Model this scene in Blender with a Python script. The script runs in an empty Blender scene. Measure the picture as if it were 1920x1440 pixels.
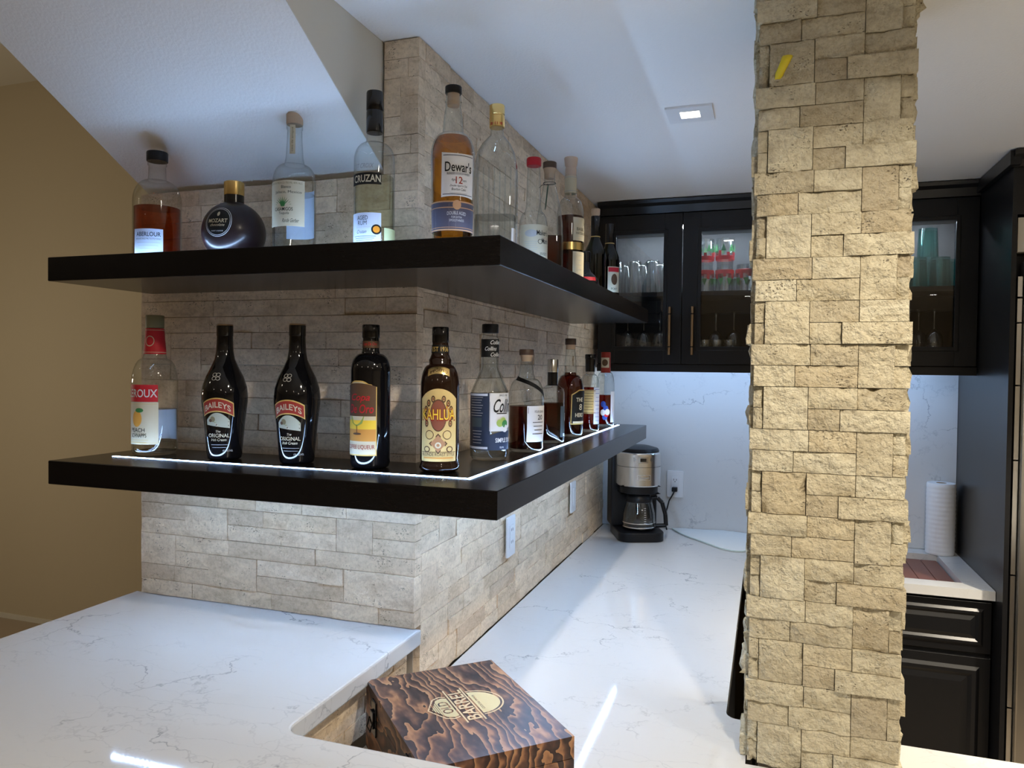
import bpy, bmesh, math, random
from mathutils import Vector, Matrix, noise
random.seed(7)
S = bpy.context.scene
COL = S.collection
PI = math.pi

# ------------------------------------------------------------------ camera
F = 1403.0; CAMZ = 1.641
def pixel_dir(px, py): return Vector(((px-960)/F, -(py-720)/F, -1.0))
_Y = pixel_dir(1441, 695).normalized()
_X = -pixel_dir(-3140, 643); _X = (_X - _X.dot(_Y)*_Y).normalized()
_Z = _X.cross(_Y)
ROT = Matrix((_X, _Y, _Z))
cam_d = bpy.data.cameras.new('camera'); cam = bpy.data.objects.new('camera', cam_d); COL.objects.link(cam)
cam_d.sensor_width = 36.0; cam_d.lens = F/1920*36.0; cam_d.clip_start = 0.02
CAM = Vector((0, 0, CAMZ))
cam.matrix_world = Matrix.Translation(CAM) @ ROT.to_4x4()
S.camera = cam

# ------------------------------------------------------------------ world, exposure, light levels
S.view_settings.view_transform = 'Standard'; S.view_settings.look = 'None'
S.view_settings.exposure = 0.0; S.view_settings.gamma = 1.0
S.view_settings.use_curve_mapping = False
S.cycles.max_bounces = 10; S.cycles.diffuse_bounces = 4; S.cycles.glossy_bounces = 4
S.cycles.transmission_bounces = 8; S.cycles.transparent_max_bounces = 40
S.cycles.caustics_reflective = False; S.cycles.caustics_refractive = False
W = bpy.data.worlds.new('room_world'); S.world = W; W.use_nodes = True
W.node_tree.nodes['Background'].inputs[0].default_value = (0.75, 0.8, 0.9, 1)
W.node_tree.nodes['Background'].inputs[1].default_value = 0.05
LED_COL = (0.40, 0.62, 1.0)          # cool shelf strips
DOWN_COL = (1.0, 0.89, 0.72)         # ceiling downlights
SHELF_LED = 70.0                     # radiance of the strips let into the shelf tops
LOWER_LED = 50.0                     # the lower of the two is dimmer
UNDER_LED = 165.0                     # bare strips under the lower shelf
CABINET_LED = 46.0                   # strip under the upper cabinets
INSIDE_LED = 170.0
DOWN_W = 32.0                        # each ceiling downlight
# every downlight: x, y, power factor, beam angle
DOWNLIGHTS = [(-.217, 2.125, 1.05, 96), (.32, .50, 1.95, 165), (1.35, .50, .9, 165), (1.15, 2.0, 4.6, 95), (-.2, -1.1, .3, 165), (1.4, -1.3, 1.3, 165), (-1.9, -1.3, .2, 165), (-2.6, .2, .15, 165)]  # the narrow strong one over the aisle is added fill, bounced off the floor
HALL_FILL_W = 24.0  # added pendant that fills the left wall

# ------------------------------------------------------------------ measured layout (metres)
CEIL = 2.35; XW = -.72; YF = 1.477; XL = -1.479; YB = 3.47
CTR = .914; BAR = 1.067
SH_LOW = 1.434; SH_UP = 1.862; SH_T = .05
SHX0, SHX1, SHY0, SHY1 = -1.436, -.426, 1.175, 2.79

# ------------------------------------------------------------------ materials
def nodes(name):
    m = bpy.data.materials.new(name); m.use_nodes = True
    nt = m.node_tree; return m, nt, nt.nodes, nt.links, nt.nodes['Principled BSDF']
def plain(name, col, rough=.5, metal=0., spec=.5, emit=None, es=0., coat=0., bump=None, alpha=1.):
    m, nt, N, L, b = nodes(name)
    b.inputs['Base Color'].default_value = (*col, 1); b.inputs['Roughness'].default_value = rough
    b.inputs['Metallic'].default_value = metal; b.inputs['Specular IOR Level'].default_value = spec
    b.inputs['Coat Weight'].default_value = coat
    if emit: b.inputs['Emission Color'].default_value = (*emit, 1); b.inputs['Emission Strength'].default_value = es
    if bump:
        sc, st, dist = bump
        n = N.new('ShaderNodeTexNoise'); n.inputs['Scale'].default_value = sc; n.inputs['Detail'].default_value = 3
        g = N.new('ShaderNodeNewGeometry'); L.new(g.outputs['Position'], n.inputs['Vector'])
        bp = N.new('ShaderNodeBump'); bp.inputs['Strength'].default_value = st; bp.inputs['Distance'].default_value = dist
        L.new(n.outputs['Fac'], bp.inputs['Height']); L.new(bp.outputs['Normal'], b.inputs['Normal'])
    return m
def math_n(N, L, op, a, b=None, clamp=False):
    x = N.new('ShaderNodeMath'); x.operation = op; x.use_clamp = clamp
    for i, v in enumerate((a, b)):
        if v is None: continue
        if isinstance(v, (int, float)): x.inputs[i].default_value = v
        else: L.new(v, x.inputs[i])
    return x.outputs[0]

def thin_glass(name, tint, edge=None, rough=.02, refl=1.0, base=.045):
    """thin walled glass: tinted transparency, more absorption where the wall is seen edge-on, fresnel gloss"""
    m = bpy.data.materials.new(name); m.use_nodes = True; nt = m.node_tree; N = nt.nodes; L = nt.links
    N.remove(N['Principled BSDF']); out = N['Material Output']
    tr = N.new('ShaderNodeBsdfTransparent'); gl = N.new('ShaderNodeBsdfGlossy'); mx = N.new('ShaderNodeMixShader')
    gl.inputs['Roughness'].default_value = rough; gl.inputs['Color'].default_value = (refl, refl, refl, 1)
    lw = N.new('ShaderNodeLayerWeight'); lw.inputs['Blend'].default_value = .5
    fr = math_n(N, L, 'ADD', math_n(N, L, 'MULTIPLY', math_n(N, L, 'POWER', lw.outputs['Facing'], 4.0), .80), base)
    fc = math_n(N, L, 'POWER', lw.outputs['Facing'], 3.2)
    rp = N.new('ShaderNodeMix'); rp.data_type = 'RGBA'
    rp.inputs['A'].default_value = (*tint, 1); e = edge or tuple(c*.45 for c in tint); rp.inputs['B'].default_value = (*e, 1)
    L.new(fc, rp.inputs['Factor']); L.new(rp.outputs['Result'], tr.inputs['Color'])
    L.new(fr, mx.inputs['Fac']); L.new(tr.outputs[0], mx.inputs[1]); L.new(gl.outputs[0], mx.inputs[2])
    L.new(mx.outputs[0], out.inputs['Surface']); return m
def ramp(N, stops):
    r = N.new('ShaderNodeValToRGB'); e = r.color_ramp.elements
    while len(e) < len(stops): e.new(.5)
    for i, (p, c) in enumerate(stops): e[i].position = p; e[i].color = (*c, 1) if len(c) == 3 else c
    return r
def mixc(N, L, fac, a, b, mode='MIX'):
    x = N.new('ShaderNodeMix'); x.data_type = 'RGBA'; x.blend_type = mode
    for s, v in (('Factor', fac), ('A', a), ('B', b)):
        if isinstance(v, (int, float)): x.inputs[s].default_value = v
        elif isinstance(v, tuple): x.inputs[s].default_value = (*v, 1)
        else: L.new(v, x.inputs[s])
    return x.outputs['Result']
def noise_tex(N, L, vec, scale, detail=4, rough=.5, dist=0.):
    n = N.new('ShaderNodeTexNoise'); n.inputs['Scale'].default_value = scale; n.inputs['Detail'].default_value = detail
    n.inputs['Roughness'].default_value = rough; n.inputs['Distortion'].default_value = dist
    if vec: L.new(vec, n.inputs['Vector'])
    return n.outputs['Fac'], n.outputs['Color']
def mapped(N, L, vec, scale=(1, 1, 1), rot=(0, 0, 0)):
    mp = N.new('ShaderNodeMapping'); mp.inputs['Scale'].default_value = scale; mp.inputs['Rotation'].default_value = rot
    L.new(vec, mp.inputs['Vector']); return mp.outputs[0]
def stone_material(name, tint, pit_amt, relief):
    m, nt, N, L, b = nodes(name)
    pos = N.new('ShaderNodeNewGeometry').outputs['Position']
    oi = N.new('ShaderNodeObjectInfo').outputs['Random']
    tone = ramp(N, [(0, (.56, .48, .37)), (.15, (.64, .56, .44)), (.5, (.70, .62, .49)), (.85, (.74, .67, .55)), (.95, (.66, .56, .42)), (1, (.54, .46, .36))])
    L.new(oi, tone.inputs[0])
    f1, _ = noise_tex(N, L, mapped(N, L, pos, (1, 1, 2.2)), 16, 6, .62, .6)
    r1 = ramp(N, [(.26, (.70, .65, .58)), (.5, (.95, .93, .90)), (.74, (1.10, 1.09, 1.06))]); L.new(f1, r1.inputs[0])
    c = mixc(N, L, 1.0, mixc(N, L, 1.0, tone.outputs[0], tint, 'MULTIPLY'), r1.outputs[0], 'MULTIPLY')
    f2, _ = noise_tex(N, L, pos, 130, 4, .7)
    r2 = ramp(N, [(.35, (.72, .68, .62)), (.55, (1, 1, 1))]); L.new(f2, r2.inputs[0])
    c = mixc(N, L, .6, c, r2.outputs[0], 'MULTIPLY')
    # travertine pits
    vo = N.new('ShaderNodeTexVoronoi'); vo.inputs['Scale'].default_value = 150
    wv, wc = noise_tex(N, L, pos, 60, 2)
    va = N.new('ShaderNodeVectorMath'); va.operation = 'MULTIPLY_ADD'
    L.new(wc, va.inputs[0]); va.inputs[1].default_value = (.02, .02, .02); L.new(mapped(N, L, pos, (1, 1, 1.7)), va.inputs[2])
    L.new(va.outputs[0], vo.inputs['Vector'])
    msk, _ = noise_tex(N, L, pos, 22, 3, .6)
    mr = ramp(N, [(.46, (0, 0, 0)), (.66, (1, 1, 1))]); L.new(msk, mr.inputs[0])
    th = math_n(N, L, 'MULTIPLY', mr.outputs[0], pit_amt)
    pit = math_n(N, L, 'MULTIPLY', math_n(N, L, 'SUBTRACT', th, vo.outputs['Distance'], True), 9, True)
    c = mixc(N, L, math_n(N, L, 'MULTIPLY', pit, .75), c, (.17, .13, .09))
    L.new(c, b.inputs['Base Color'])
    b.inputs['Roughness'].default_value = .85; b.inputs['Specular IOR Level'].default_value = .25
    f3, _ = noise_tex(N, L, pos, 70, 6, .65)
    f4, _ = noise_tex(N, L, pos, 24, 4, .6)
    h = math_n(N, L, 'SUBTRACT', math_n(N, L, 'ADD', f3, math_n(N, L, 'MULTIPLY', f4, 2.)), math_n(N, L, 'MULTIPLY', pit, .6))
    bp = N.new('ShaderNodeBump'); bp.inputs['Strength'].default_value = min(1, relief); bp.inputs['Distance'].default_value = .006*max(1, relief)
    L.new(h, bp.inputs['Height']); L.new(bp.outputs[0], b.inputs['Normal'])
    return m
def quartz_material(name, rough):
    m, nt, N, L, b = nodes(name)
    pos = N.new('ShaderNodeNewGeometry').outputs['Position']
    _, wc = noise_tex(N, L, pos, 5, 5, .65)
    def veins(scale, warp, lo, hi, stretch, sub):
        va = N.new('ShaderNodeVectorMath'); va.operation = 'MULTIPLY_ADD'
        L.new(wc, va.inputs[0]); va.inputs[1].default_value = (warp,)*3; L.new(mapped(N, L, pos, stretch, (0, 0, .35)), va.inputs[2])
        vo = N.new('ShaderNodeTexVoronoi'); vo.feature = 'DISTANCE_TO_EDGE'; vo.inputs['Scale'].default_value = scale
        L.new(va.outputs[0], vo.inputs['Vector'])
        r = ramp(N, [(lo, (1, 1, 1)), (hi, (0, 0, 0))]); L.new(vo.outputs['Distance'], r.inputs[0])
        mk, _ = noise_tex(N, L, pos, sub, 5, .7)
        mr = ramp(N, [(.47, (0, 0, 0)), (.62, (1, 1, 1))]); L.new(mk, mr.inputs[0])
        return math_n(N, L, 'MULTIPLY', r.outputs[0], mr.outputs[0])
    v1 = veins(2.6, .32, 0, .011, (1, 1, 1), 4.0)
    v2 = veins(7, .35, 0, .03, (1.0, 3.2, 1), 5.0)
    c = mixc(N, L, math_n(N, L, 'MULTIPLY', v1, .8), (.65, .65, .64), (.23, .24, .26))
    c = mixc(N, L, math_n(N, L, 'MULTIPLY', v2, .35), c, (.36, .37, .39))
    L.new(c, b.inputs['Base Color']); b.inputs['Roughness'].default_value = rough; b.inputs['Specular IOR Level'].default_value = .5
    return m
def shelf_material():
    m, nt, N, L, b = nodes('espresso_wood')
    pos = N.new('ShaderNodeNewGeometry').outputs['Position']
    f, _ = noise_tex(N, L, mapped(N, L, pos, (6, 6, 40)), 6, 4, .6)
    r = ramp(N, [(.35, (.005, .0045, .005)), (.7, (.007, .006, .006))]); L.new(f, r.inputs[0])
    L.new(r.outputs[0], b.inputs['Base Color']); b.inputs['Roughness'].default_value = .24; b.inputs['Specular IOR Level'].default_value = .2
    return m
def charred_wood(rotz):
    m, nt, N, L, b = nodes('burnt_pine')
    co = N.new('ShaderNodeTexCoord').outputs['Object']
    v = mapped(N, L, co, (1, 1, 1), (0, 0, 0))
    _, wc = noise_tex(N, L, mapped(N, L, v, (2.2, 5.5, 4)), 1.6, 4, .55)
    va = N.new('ShaderNodeVectorMath'); va.operation = 'MULTIPLY_ADD'
    L.new(wc, va.inputs[0]); va.inputs[1].default_value = (.0, .20, .12); L.new(v, va.inputs[2])
    wv = N.new('ShaderNodeTexWave'); wv.wave_type = 'BANDS'; wv.bands_direction = 'Y'; wv.wave_profile = 'SAW'
    wv.inputs['Scale'].default_value = 17; wv.inputs['Distortion'].default_value = 2.2; wv.inputs['Detail'].default_value = 3
    wv.inputs['Detail Scale'].default_value = 1.4; L.new(va.outputs[0], wv.inputs['Vector'])
    f, _ = noise_tex(N, L, mapped(N, L, v, (3, 9, 9)), 3, 5, .6)
    s = math_n(N, L, 'ADD', math_n(N, L, 'MULTIPLY', wv.outputs['Fac'], .55), math_n(N, L, 'MULTIPLY', f, .62))
    r = ramp(N, [(.30, (.020, .010, .008)), (.50, (.060, .028, .019)), (.66, (.15, .068, .038)), (.80, (.36, .17, .075)), (.95, (.46, .25, .12))])
    L.new(s, r.inputs[0]); L.new(r.outputs[0], b.inputs['Base Color']); b.inputs['Roughness'].default_value = .42
    bp = N.new('ShaderNodeBump'); bp.inputs['Strength'].default_value = .3; bp.inputs['Distance'].default_value = .002
    L.new(s, bp.inputs['Height']); L.new(bp.outputs[0], b.inputs['Normal'])
    return m
M = {}
M['stone'] = stone_material('split_travertine', (1.12, 1.16, 1.10), .30, 2.2); M['stone_wall'] = stone_material('honed_travertine', (1.22, 1.13, 1.06), .36, .35); M['quartz'] = quartz_material('white_quartz', .05); M['quartz_matt'] = quartz_material('honed_white_quartz', .32); M['shelf'] = shelf_material()
M['ceiling'] = plain('ceiling_paint', (.88, .88, .87), .9, spec=.2, bump=(160, .35, .004))
M['beige'] = plain('beige_paint', (.56, .48, .34), .85, spec=.25)
M['beige_light'] = plain('warm_white_paint', (.66, .62, .53), .85, spec=.25)
M['floor'] = plain('brown_floor', (.42, .34, .25), .5)
M['mortar'] = plain('mortar', (.42, .37, .30), .95, spec=.1)
M['black_cab'] = plain('black_cabinet_paint', (.010, .010, .011), .30, spec=.4)
M['black_in'] = plain('cabinet_interior', (.028, .030, .036), .5)
M['steel'] = plain('brushed_steel', (.50, .48, .44), .34, metal=1.)
M['steel_b'] = plain('bright_steel', (.72, .71, .69), .25, metal=1.)
M['bronze'] = plain('brushed_bronze', (.42, .30, .19), .35, metal=1.)
M['black_pl'] = plain('black_plastic', (.008, .008, .009), .38, spec=.3)
M['black_gl'] = plain('black_gloss', (.006, .006, .007), .12)
M['white_pl'] = plain('white_plastic', (.78, .78, .78), .35)
M['paper'] = plain('paper_towel', (.86, .86, .86), .95, spec=.1)
M['cloth'] = plain('white_terry', (.74, .78, .78), 1.0, spec=.05, bump=(260, .7, .003))
M['cloth_hem'] = plain('mint_hem', (.55, .66, .62), 1.0, spec=.05)
M['board'] = plain('cutting_board', (.22, .085, .06), .45)
M['sink'] = plain('sink_steel', (.55, .55, .55), .3, metal=1.)
M['led'] = plain('led_diffuser', (.8, .9, 1.), .4, emit=LED_COL, es=SHELF_LED)
M['led_low'] = plain('led_diffuser_dim', (.8, .9, 1.), .4, emit=LED_COL, es=LOWER_LED)
M['led_under'] = plain('led_chip', (.8, .9, 1.), .4, emit=LED_COL, es=UNDER_LED)
M['led_cab'] = plain('led_cabinet', (.8, .9, 1.), .4, emit=LED_COL, es=CABINET_LED)
M['led_in'] = plain('led_cabinet_interior', (.8, .9, 1.), .4, emit=(.75, .87, 1.), es=INSIDE_LED)
M['lens'] = plain('downlight_lens', (1, 1, 1), .4, emit=(1, .95, .88), es=14.)
M['trimw'] = plain('white_trim', (.80, .80, .80), .4)
M['yellow'] = plain('yellow_tape', (.75, .60, .02), .5)
M['glass'] = thin_glass('clear_glass', (.94, .955, .95), (.46, .50, .50))
M['glass_cab'] = thin_glass('glassware', (.95, .97, .97), (.40, .45, .46), .02, 1.0, .14)
M['pane'] = thin_glass('cabinet_pane', (.96, .97, .97), (.9, .92, .92), .01)
M['glass_teal'] = thin_glass('teal_glass', (.50, .86, .84), (.10, .42, .42))
M['glass_green'] = thin_glass('bottle_green_glass', (.03, .10, .03), (.008, .03, .01))
M['dark_glass'] = plain('black_bottle_glass', (.004, .004, .005), .06, spec=.5)
M['brown_glass'] = plain('brown_bottle_glass', (.016, .007, .004), .07, spec=.5)
M['choc'] = plain('chocolate_bottle', (.016, .009, .009), .28, spec=.3, coat=.1)
def liquid(n, t, e=None): M[n] = thin_glass(n, t, e or tuple(c*.75 for c in t), .05, .4)
liquid('liq_clear', (.96, .975, .975), (.88, .91, .92)); liquid('liq_pale', (.95, .95, .84), (.86, .88, .74))
liquid('liq_amber', (.84, .52, .14), (.70, .36, .06)); liquid('liq_copper', (.72, .28, .10), (.60, .20, .06))
liquid('liq_dark', (.34, .10, .055), (.22, .05, .03)); liquid('liq_red', (.48, .05, .04), (.35, .03, .03))
for n, c in dict(cream=(.60, .54, .39), white=(.66, .66, .66), wblue=(.58, .65, .78), navy=(.02, .03, .06), black=(.006, .006, .006), red=(.50, .02, .03),
                 dred=(.30, .03, .02), gold=(.62, .44, .14), tan=(.62, .47, .20), orange=(.75, .28, .02), green=(.05, .22, .07), dgreen=(.03, .09, .05),
                 blue=(.03, .08, .40), band=(.065, .06, .085), copper=(.42, .23, .12), yellow2=(.82, .58, .06), peach=(.72, .36, .07), lime=(.33, .45, .12),
                 grey=(.45, .45, .45), mist=(.40, .42, .34), brownp=(.10, .055, .03), sunset=(.62, .30, .07), rust=(.24, .08, .05), olive=(.20, .18, .10), slate=(.05, .07, .08), lightgreen=(.62, .72, .42)).items():
    M['p_'+n] = plain('print_'+n, c, .55, spec=.3)
M['gold_m'] = plain('gold_foil', (.85, .62, .25), .25, metal=1.)
M['cork'] = plain('cork', (.50, .36, .24), .8); M['cork_light'] = plain('pale_wood_stopper', (.60, .46, .36), .7)
M['walnut'] = plain('walnut_stopper', (.07, .04, .025), .5)

# ------------------------------------------------------------------ mesh helpers
def link(name, me, mat, parent=None):
    o = bpy.data.objects.new(name, me); COL.objects.link(o)
    if mat:
        for mm in (mat if isinstance(mat, (list, tuple)) else [mat]): me.materials.append(M[mm] if isinstance(mm, str) else mm)
    if parent: o.parent = parent
    return o
def from_bm(name, bm, mat, parent=None, smooth=False):
    me = bpy.data.meshes.new(name); bmesh.ops.recalc_face_normals(bm, faces=bm.faces); bm.to_mesh(me); bm.free()
    if smooth:
        for p in me.polygons: p.use_smooth = True
        me.set_sharp_from_angle(angle=smooth if isinstance(smooth, float) else .7)
    return link(name, me, mat, parent)
def add_box(bm, x0, x1, y0, y1, z0, z1, bev=0., seg=2):
    r = bmesh.ops.create_cube(bm, size=1.0)
    mt = Matrix.Translation(((x0+x1)/2, (y0+y1)/2, (z0+z1)/2)) @ Matrix.Diagonal((x1-x0, y1-y0, z1-z0, 1))
    bmesh.ops.transform(bm, matrix=mt, verts=r['verts'])
    if bev:
        es = {e for v in r['verts'] for e in v.link_edges}
        bmesh.ops.bevel(bm, geom=list(es), offset=bev, segments=seg, affect='EDGES', profile=.5)
def box(name, x0, x1, y0, y1, z0, z1, mat, parent=None, bev=0., seg=2):
    bm = bmesh.new(); add_box(bm, x0, x1, y0, y1, z0, z1, bev, seg); return from_bm(name, bm, mat, parent, smooth=.35 if bev else False)
def boxes(name, lst, mat, parent=None, bev=0.):
    bm = bmesh.new()
    for b in lst: add_box(bm, *b, bev)
    return from_bm(name, bm, mat, parent, smooth=.35 if bev else False)
def prism(name, pts, z0, z1, mat, parent=None, bev=0., axis='z', holes=()):
    """extrude an outline; axis 'z': pts are (x,y); 'y': (x,z); 'x': (y,z)"""
    def P(a, b, c): return {'z': (a, b, c), 'y': (a, c, b), 'x': (c, a, b)}[axis]
    bm = bmesh.new()
    lo = [bm.verts.new(P(a, b, z0)) for a, b in pts]; hi = [bm.verts.new(P(a, b, z1)) for a, b in pts]
    n = len(pts)
    bm.faces.new(lo); top = bm.faces.new(hi)
    for i in range(n): bm.faces.new((lo[i], lo[(i+1) % n], hi[(i+1) % n], hi[i]))
    if bev:
        bmesh.ops.recalc_face_normals(bm, faces=bm.faces)
        es = [e for e in bm.edges if (e.verts[0] in hi and e.verts[1] in hi) or (e.verts[0] in lo and e.verts[1] in lo)]
        bmesh.ops.bevel(bm, geom=es, offset=bev, segments=2, affect='EDGES', profile=.5)
    return from_bm(name, bm, mat, parent, smooth=.35 if bev else False)
def arc(cx, cy, r, a0, a1, n=8):
    return [(cx+r*math.cos(math.radians(a0+(a1-a0)*i/n)), cy+r*math.sin(math.radians(a0+(a1-a0)*i/n))) for i in range(n+1)]
def rrect(x0, x1, y0, y1, r, n=4):
    return arc(x1-r, y1-r, r, 0, 90, n)+arc(x0+r, y1-r, r, 90, 180, n)+arc(x0+r, y0+r, r, 180, 270, n)+arc(x1-r, y0+r, r, 270, 360, n)
def add_lathe(bm, prof, seg=32, cx=0, cy=0, close=True):
    """prof rings (r, z) or (r, z, n) where n is the superellipse exponent of the ring"""
    rings = []
    for p in prof:
        r, z = p[0], p[1]; n = p[2] if len(p) > 2 else 2
        if r < 1e-6: rings.append([bm.verts.new((cx, cy, z))]); continue
        ring = []
        for k in range(seg):
            a = 2*PI*k/seg; c, s = math.cos(a), math.sin(a)
            q = r if n == 2 else r/((abs(c)**n+abs(s)**n)**(1/n))
            ring.append(bm.verts.new((cx+q*c, cy+q*s, z)))
        rings.append(ring)
    for a, b in zip(rings, rings[1:]):
        for k in range(seg):
            k2 = (k+1) % seg
            if len(a) == 1 and len(b) == 1: continue
            if len(a) == 1: bm.faces.new((a[0], b[k2], b[k]))
            elif len(b) == 1: bm.faces.new((a[k], a[k2], b[0]))
            else: bm.faces.new((a[k], a[k2], b[k2], b[k]))
    if close:
        for r_ in (rings[0], rings[-1]):
            if len(r_) > 1: bm.faces.new(r_)
def lathe(name, prof, mat, parent=None, seg=32, close=True, sharp=.6):
    bm = bmesh.new(); add_lathe(bm, prof, seg, close=close); return from_bm(name, bm, mat, parent, smooth=sharp)
def add_tube(bm, pts, r, seg=8):
    pts = [Vector(p) for p in pts]; prev = None; up = Vector((0, 0, 1))
    rings = []
    for i, p in enumerate(pts):
        d = (pts[min(i+1, len(pts)-1)]-pts[max(i-1, 0)]).normalized()
        a = d.cross(up if abs(d.dot(up)) < .95 else Vector((1, 0, 0))).normalized()
        if prev and a.dot(prev) < 0: a = -a
        prev = a; b = d.cross(a)
        rr = r[i] if isinstance(r, (list, tuple)) else r
        rings.append([bm.verts.new(p+rr*(math.cos(2*PI*k/seg)*a+math.sin(2*PI*k/seg)*b)) for k in range(seg)])
    for a, b in zip(rings, rings[1:]):
        for k in range(seg): bm.faces.new((a[k], a[(k+1) % seg], b[(k+1) % seg], b[k]))
    bm.faces.new(rings[0]); bm.faces.new(rings[-1])
def tube(name, pts, r, mat, parent=None, seg=8):
    bm = bmesh.new(); add_tube(bm, pts, r, seg); return from_bm(name, bm, mat, parent, smooth=.9)
def thing(name, label, cat, loc=(0, 0, 0), rotz=0., group=None):
    o = bpy.data.objects.new(name, None); COL.objects.link(o); o.location = loc; o.rotation_euler = (0, 0, rotz)
    o.empty_display_size = .05
    return tag(o, label, cat, group)
def tag(o, label, cat, group=None):
    o['label'] = label; o['category'] = cat
    if group: o['group'] = group
    return o
def struct(o, label=None):
    o['kind'] = 'structure'
    if label: o['label'] = label
    return o
def text_mesh(txt, w=None, h=None, bold=0., shear=0., space=1.0):
    """flat lettering, centred on the origin in x/y; fitted to width w and/or height h"""
    cu = bpy.data.curves.new('lettering', 'FONT'); cu.body = txt; cu.align_x = 'CENTER'; cu.align_y = 'CENTER'
    cu.offset = bold; cu.shear = shear; cu.space_character = space; cu.resolution_u = 3
    o = bpy.data.objects.new('lettering', cu); COL.objects.link(o)
    dg = bpy.context.evaluated_depsgraph_get(); me = bpy.data.meshes.new_from_object(o.evaluated_get(dg))
    bpy.data.objects.remove(o); bpy.data.curves.remove(cu)
    me.name = 'lettering'; me.materials.clear()
    xs = [v.co.x for v in me.vertices]; ys = [v.co.y for v in me.vertices]
    cx, cy = (max(xs)+min(xs))/2, (max(ys)+min(ys))/2; sx, sy = max(xs)-min(xs), max(ys)-min(ys)
    kx = w/sx if w else None; ky = h/sy if h else None
    kx = kx or ky; ky = ky or kx
    for v in me.vertices: v.co.x = (v.co.x-cx)*kx; v.co.y = (v.co.y-cy)*ky; v.co.z = 0
    return me

# ================================================================== STRUCTURE
struct(box('floor', -6.1, 3.1, -3.6, 3.6, -.1, 0, 'floor'), 'brown floor beyond the bar')
prism_pts = [(-6.1, -3.6), (3.1, -3.6), (3.1, 3.6), (-.81, 3.6), (-.81, 1.0), (-6.1, 1.0)]
struct(prism('ceiling', prism_pts, CEIL, CEIL+.12, 'ceiling'), 'white ceiling above the bar')
struct(boxes('ceiling_stairwell', [(-6.1, -.8, .9, 3.6, 3.39, 3.5), (-6.1, -1.49, .9, 1.0, CEIL, 3.39), (-.92, -.81, 1.0, 3.6, CEIL, 3.39)], 'beige_light'), 'raised ceiling over the stairwell')
# sloped underside of the stair: rises towards the camera, beige cheek on its right
sp = [(1.005, CEIL), (1.56, 2.030), (1.56, CEIL+.06), (1.005, CEIL+.06)]
st = struct(prism('ceiling_stair', sp, -1.485, -.8115, 'ceiling', axis='x'), 'white sloped stair underside')
ck = prism('cheek', [(1.003, CEIL-.001), (1.56, 2.027), (1.56, CEIL-.0005), (1.003, CEIL-.0005)], -.8115, -.81, 'beige_light', axis='x'); ck.parent = st
struct(box('wall_back', -6.1, 3.1, YB, 3.6, 0, 3.4, 'beige'), 'beige back wall')
struct(box('wall_left', -6.1, -6.0, -3.6, YB, 0, 3.4, 'beige'), 'beige far left wall')
struct(box('wall_right', 3.0, 3.1, -3.6, YB, 0, CEIL, 'beige'), 'beige right wall')
struct(box('wall_rear', -6.0, 3.0, -3.6, -3.5, 0, CEIL, 'beige'), 'beige wall behind the bar front')
struct(box('baseboard_back', -6.0, XL-.01, YB-.012, YB, 0, .03, 'beige_light'), 'thin pale skirting on the left wall')
struct(box('wall_backsplash', XW-.01, .728, YB-.02, YB, CTR+.001, 1.645, 'quartz_matt'), 'white veined quartz backsplash')

# ---- stone cladding
def brick_data(w, h, proud, rough, nx, ny, seed, w_in=0.):
    """a split-face stone: local x right, z up, face towards -y; back at y=+.02"""
    rnd = random.Random(seed); bm = bmesh.new(); g = .0006
    jx = [0]+[(i+(rnd.random()-.5)*.4)/nx for i in range(1, nx)]+[1]
    jz = [0]+[(j+(rnd.random()-.5)*.4)/ny for j in range(1, ny)]+[1]
    off = Vector((rnd.random()*50, rnd.random()*50, rnd.random()*50))
    G = []
    for j in range(ny+1):
        row = []
        for i in range(nx+1):
            x = -w/2+g+(w-2*g)*jx[i]; z = -h/2+g+(h-2*g)*jz[j]
            d = noise.noise(Vector((x*26, 0, z*26))+off)*rough*.9+noise.noise(Vector((x*70, 0, z*70))+off)*rough*.5
            edge = i in (0, nx) or j in (0, ny)
            y = -proud-d+(abs(rnd.gauss(0, rough*.5)) if edge else 0)
            row.append(bm.verts.new((x, y, z)))
        G.append(row)
    for j in range(ny):
        for i in range(nx): bm.faces.new((G[j][i], G[j][i+1], G[j+1][i+1], G[j+1][i]))
    rim = [G[0][i] for i in range(nx+1)]+[G[j][nx] for j in range(1, ny+1)]+[G[ny][i] for i in range(nx-1, -1, -1)]+[G[j][0] for j in range(ny-1, 0, -1)]
    back = [bm.verts.new((v.co.x, .0199, v.co.z)) for v in rim]
    n = len(rim)
    for k in range(n): bm.faces.new((rim[k], back[k], back[(k+1) % n], rim[(k+1) % n]))
    bm.faces.new(back)
    return bm
def layout(u0, u1, v0, v1, h, rnd, wmin=.07, wmax=.20, dbl=.16, keep=None):
    rows = max(1, round((v1-v0)/h)); h = (v1-v0)/rows; occ = [[] for _ in range(rows+1)]; out = []
    for r in range(rows):
        spans = sorted(occ[r]); u = u0; z0 = v0+r*h
        free = []
        for a, b in spans:
            if a-u > 1e-4: free.append((u, a))
            u = b
        if u1-u > 1e-4: free.append((u, u1))
        for a, b in free:
            u = a
            while u < b-1e-4:
                w = rnd.uniform(wmin, wmax); d = rnd.random() < dbl and r+1 < rows
                if d: w = rnd.uniform(.08, .14)
                if b-(u+w) < wmin*.6: w = b-u
                if d: occ[r+1].append((u, u+w))
                out.append((u, u+w, z0, z0+h*(2 if d else 1))); u += w
    return out
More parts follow.
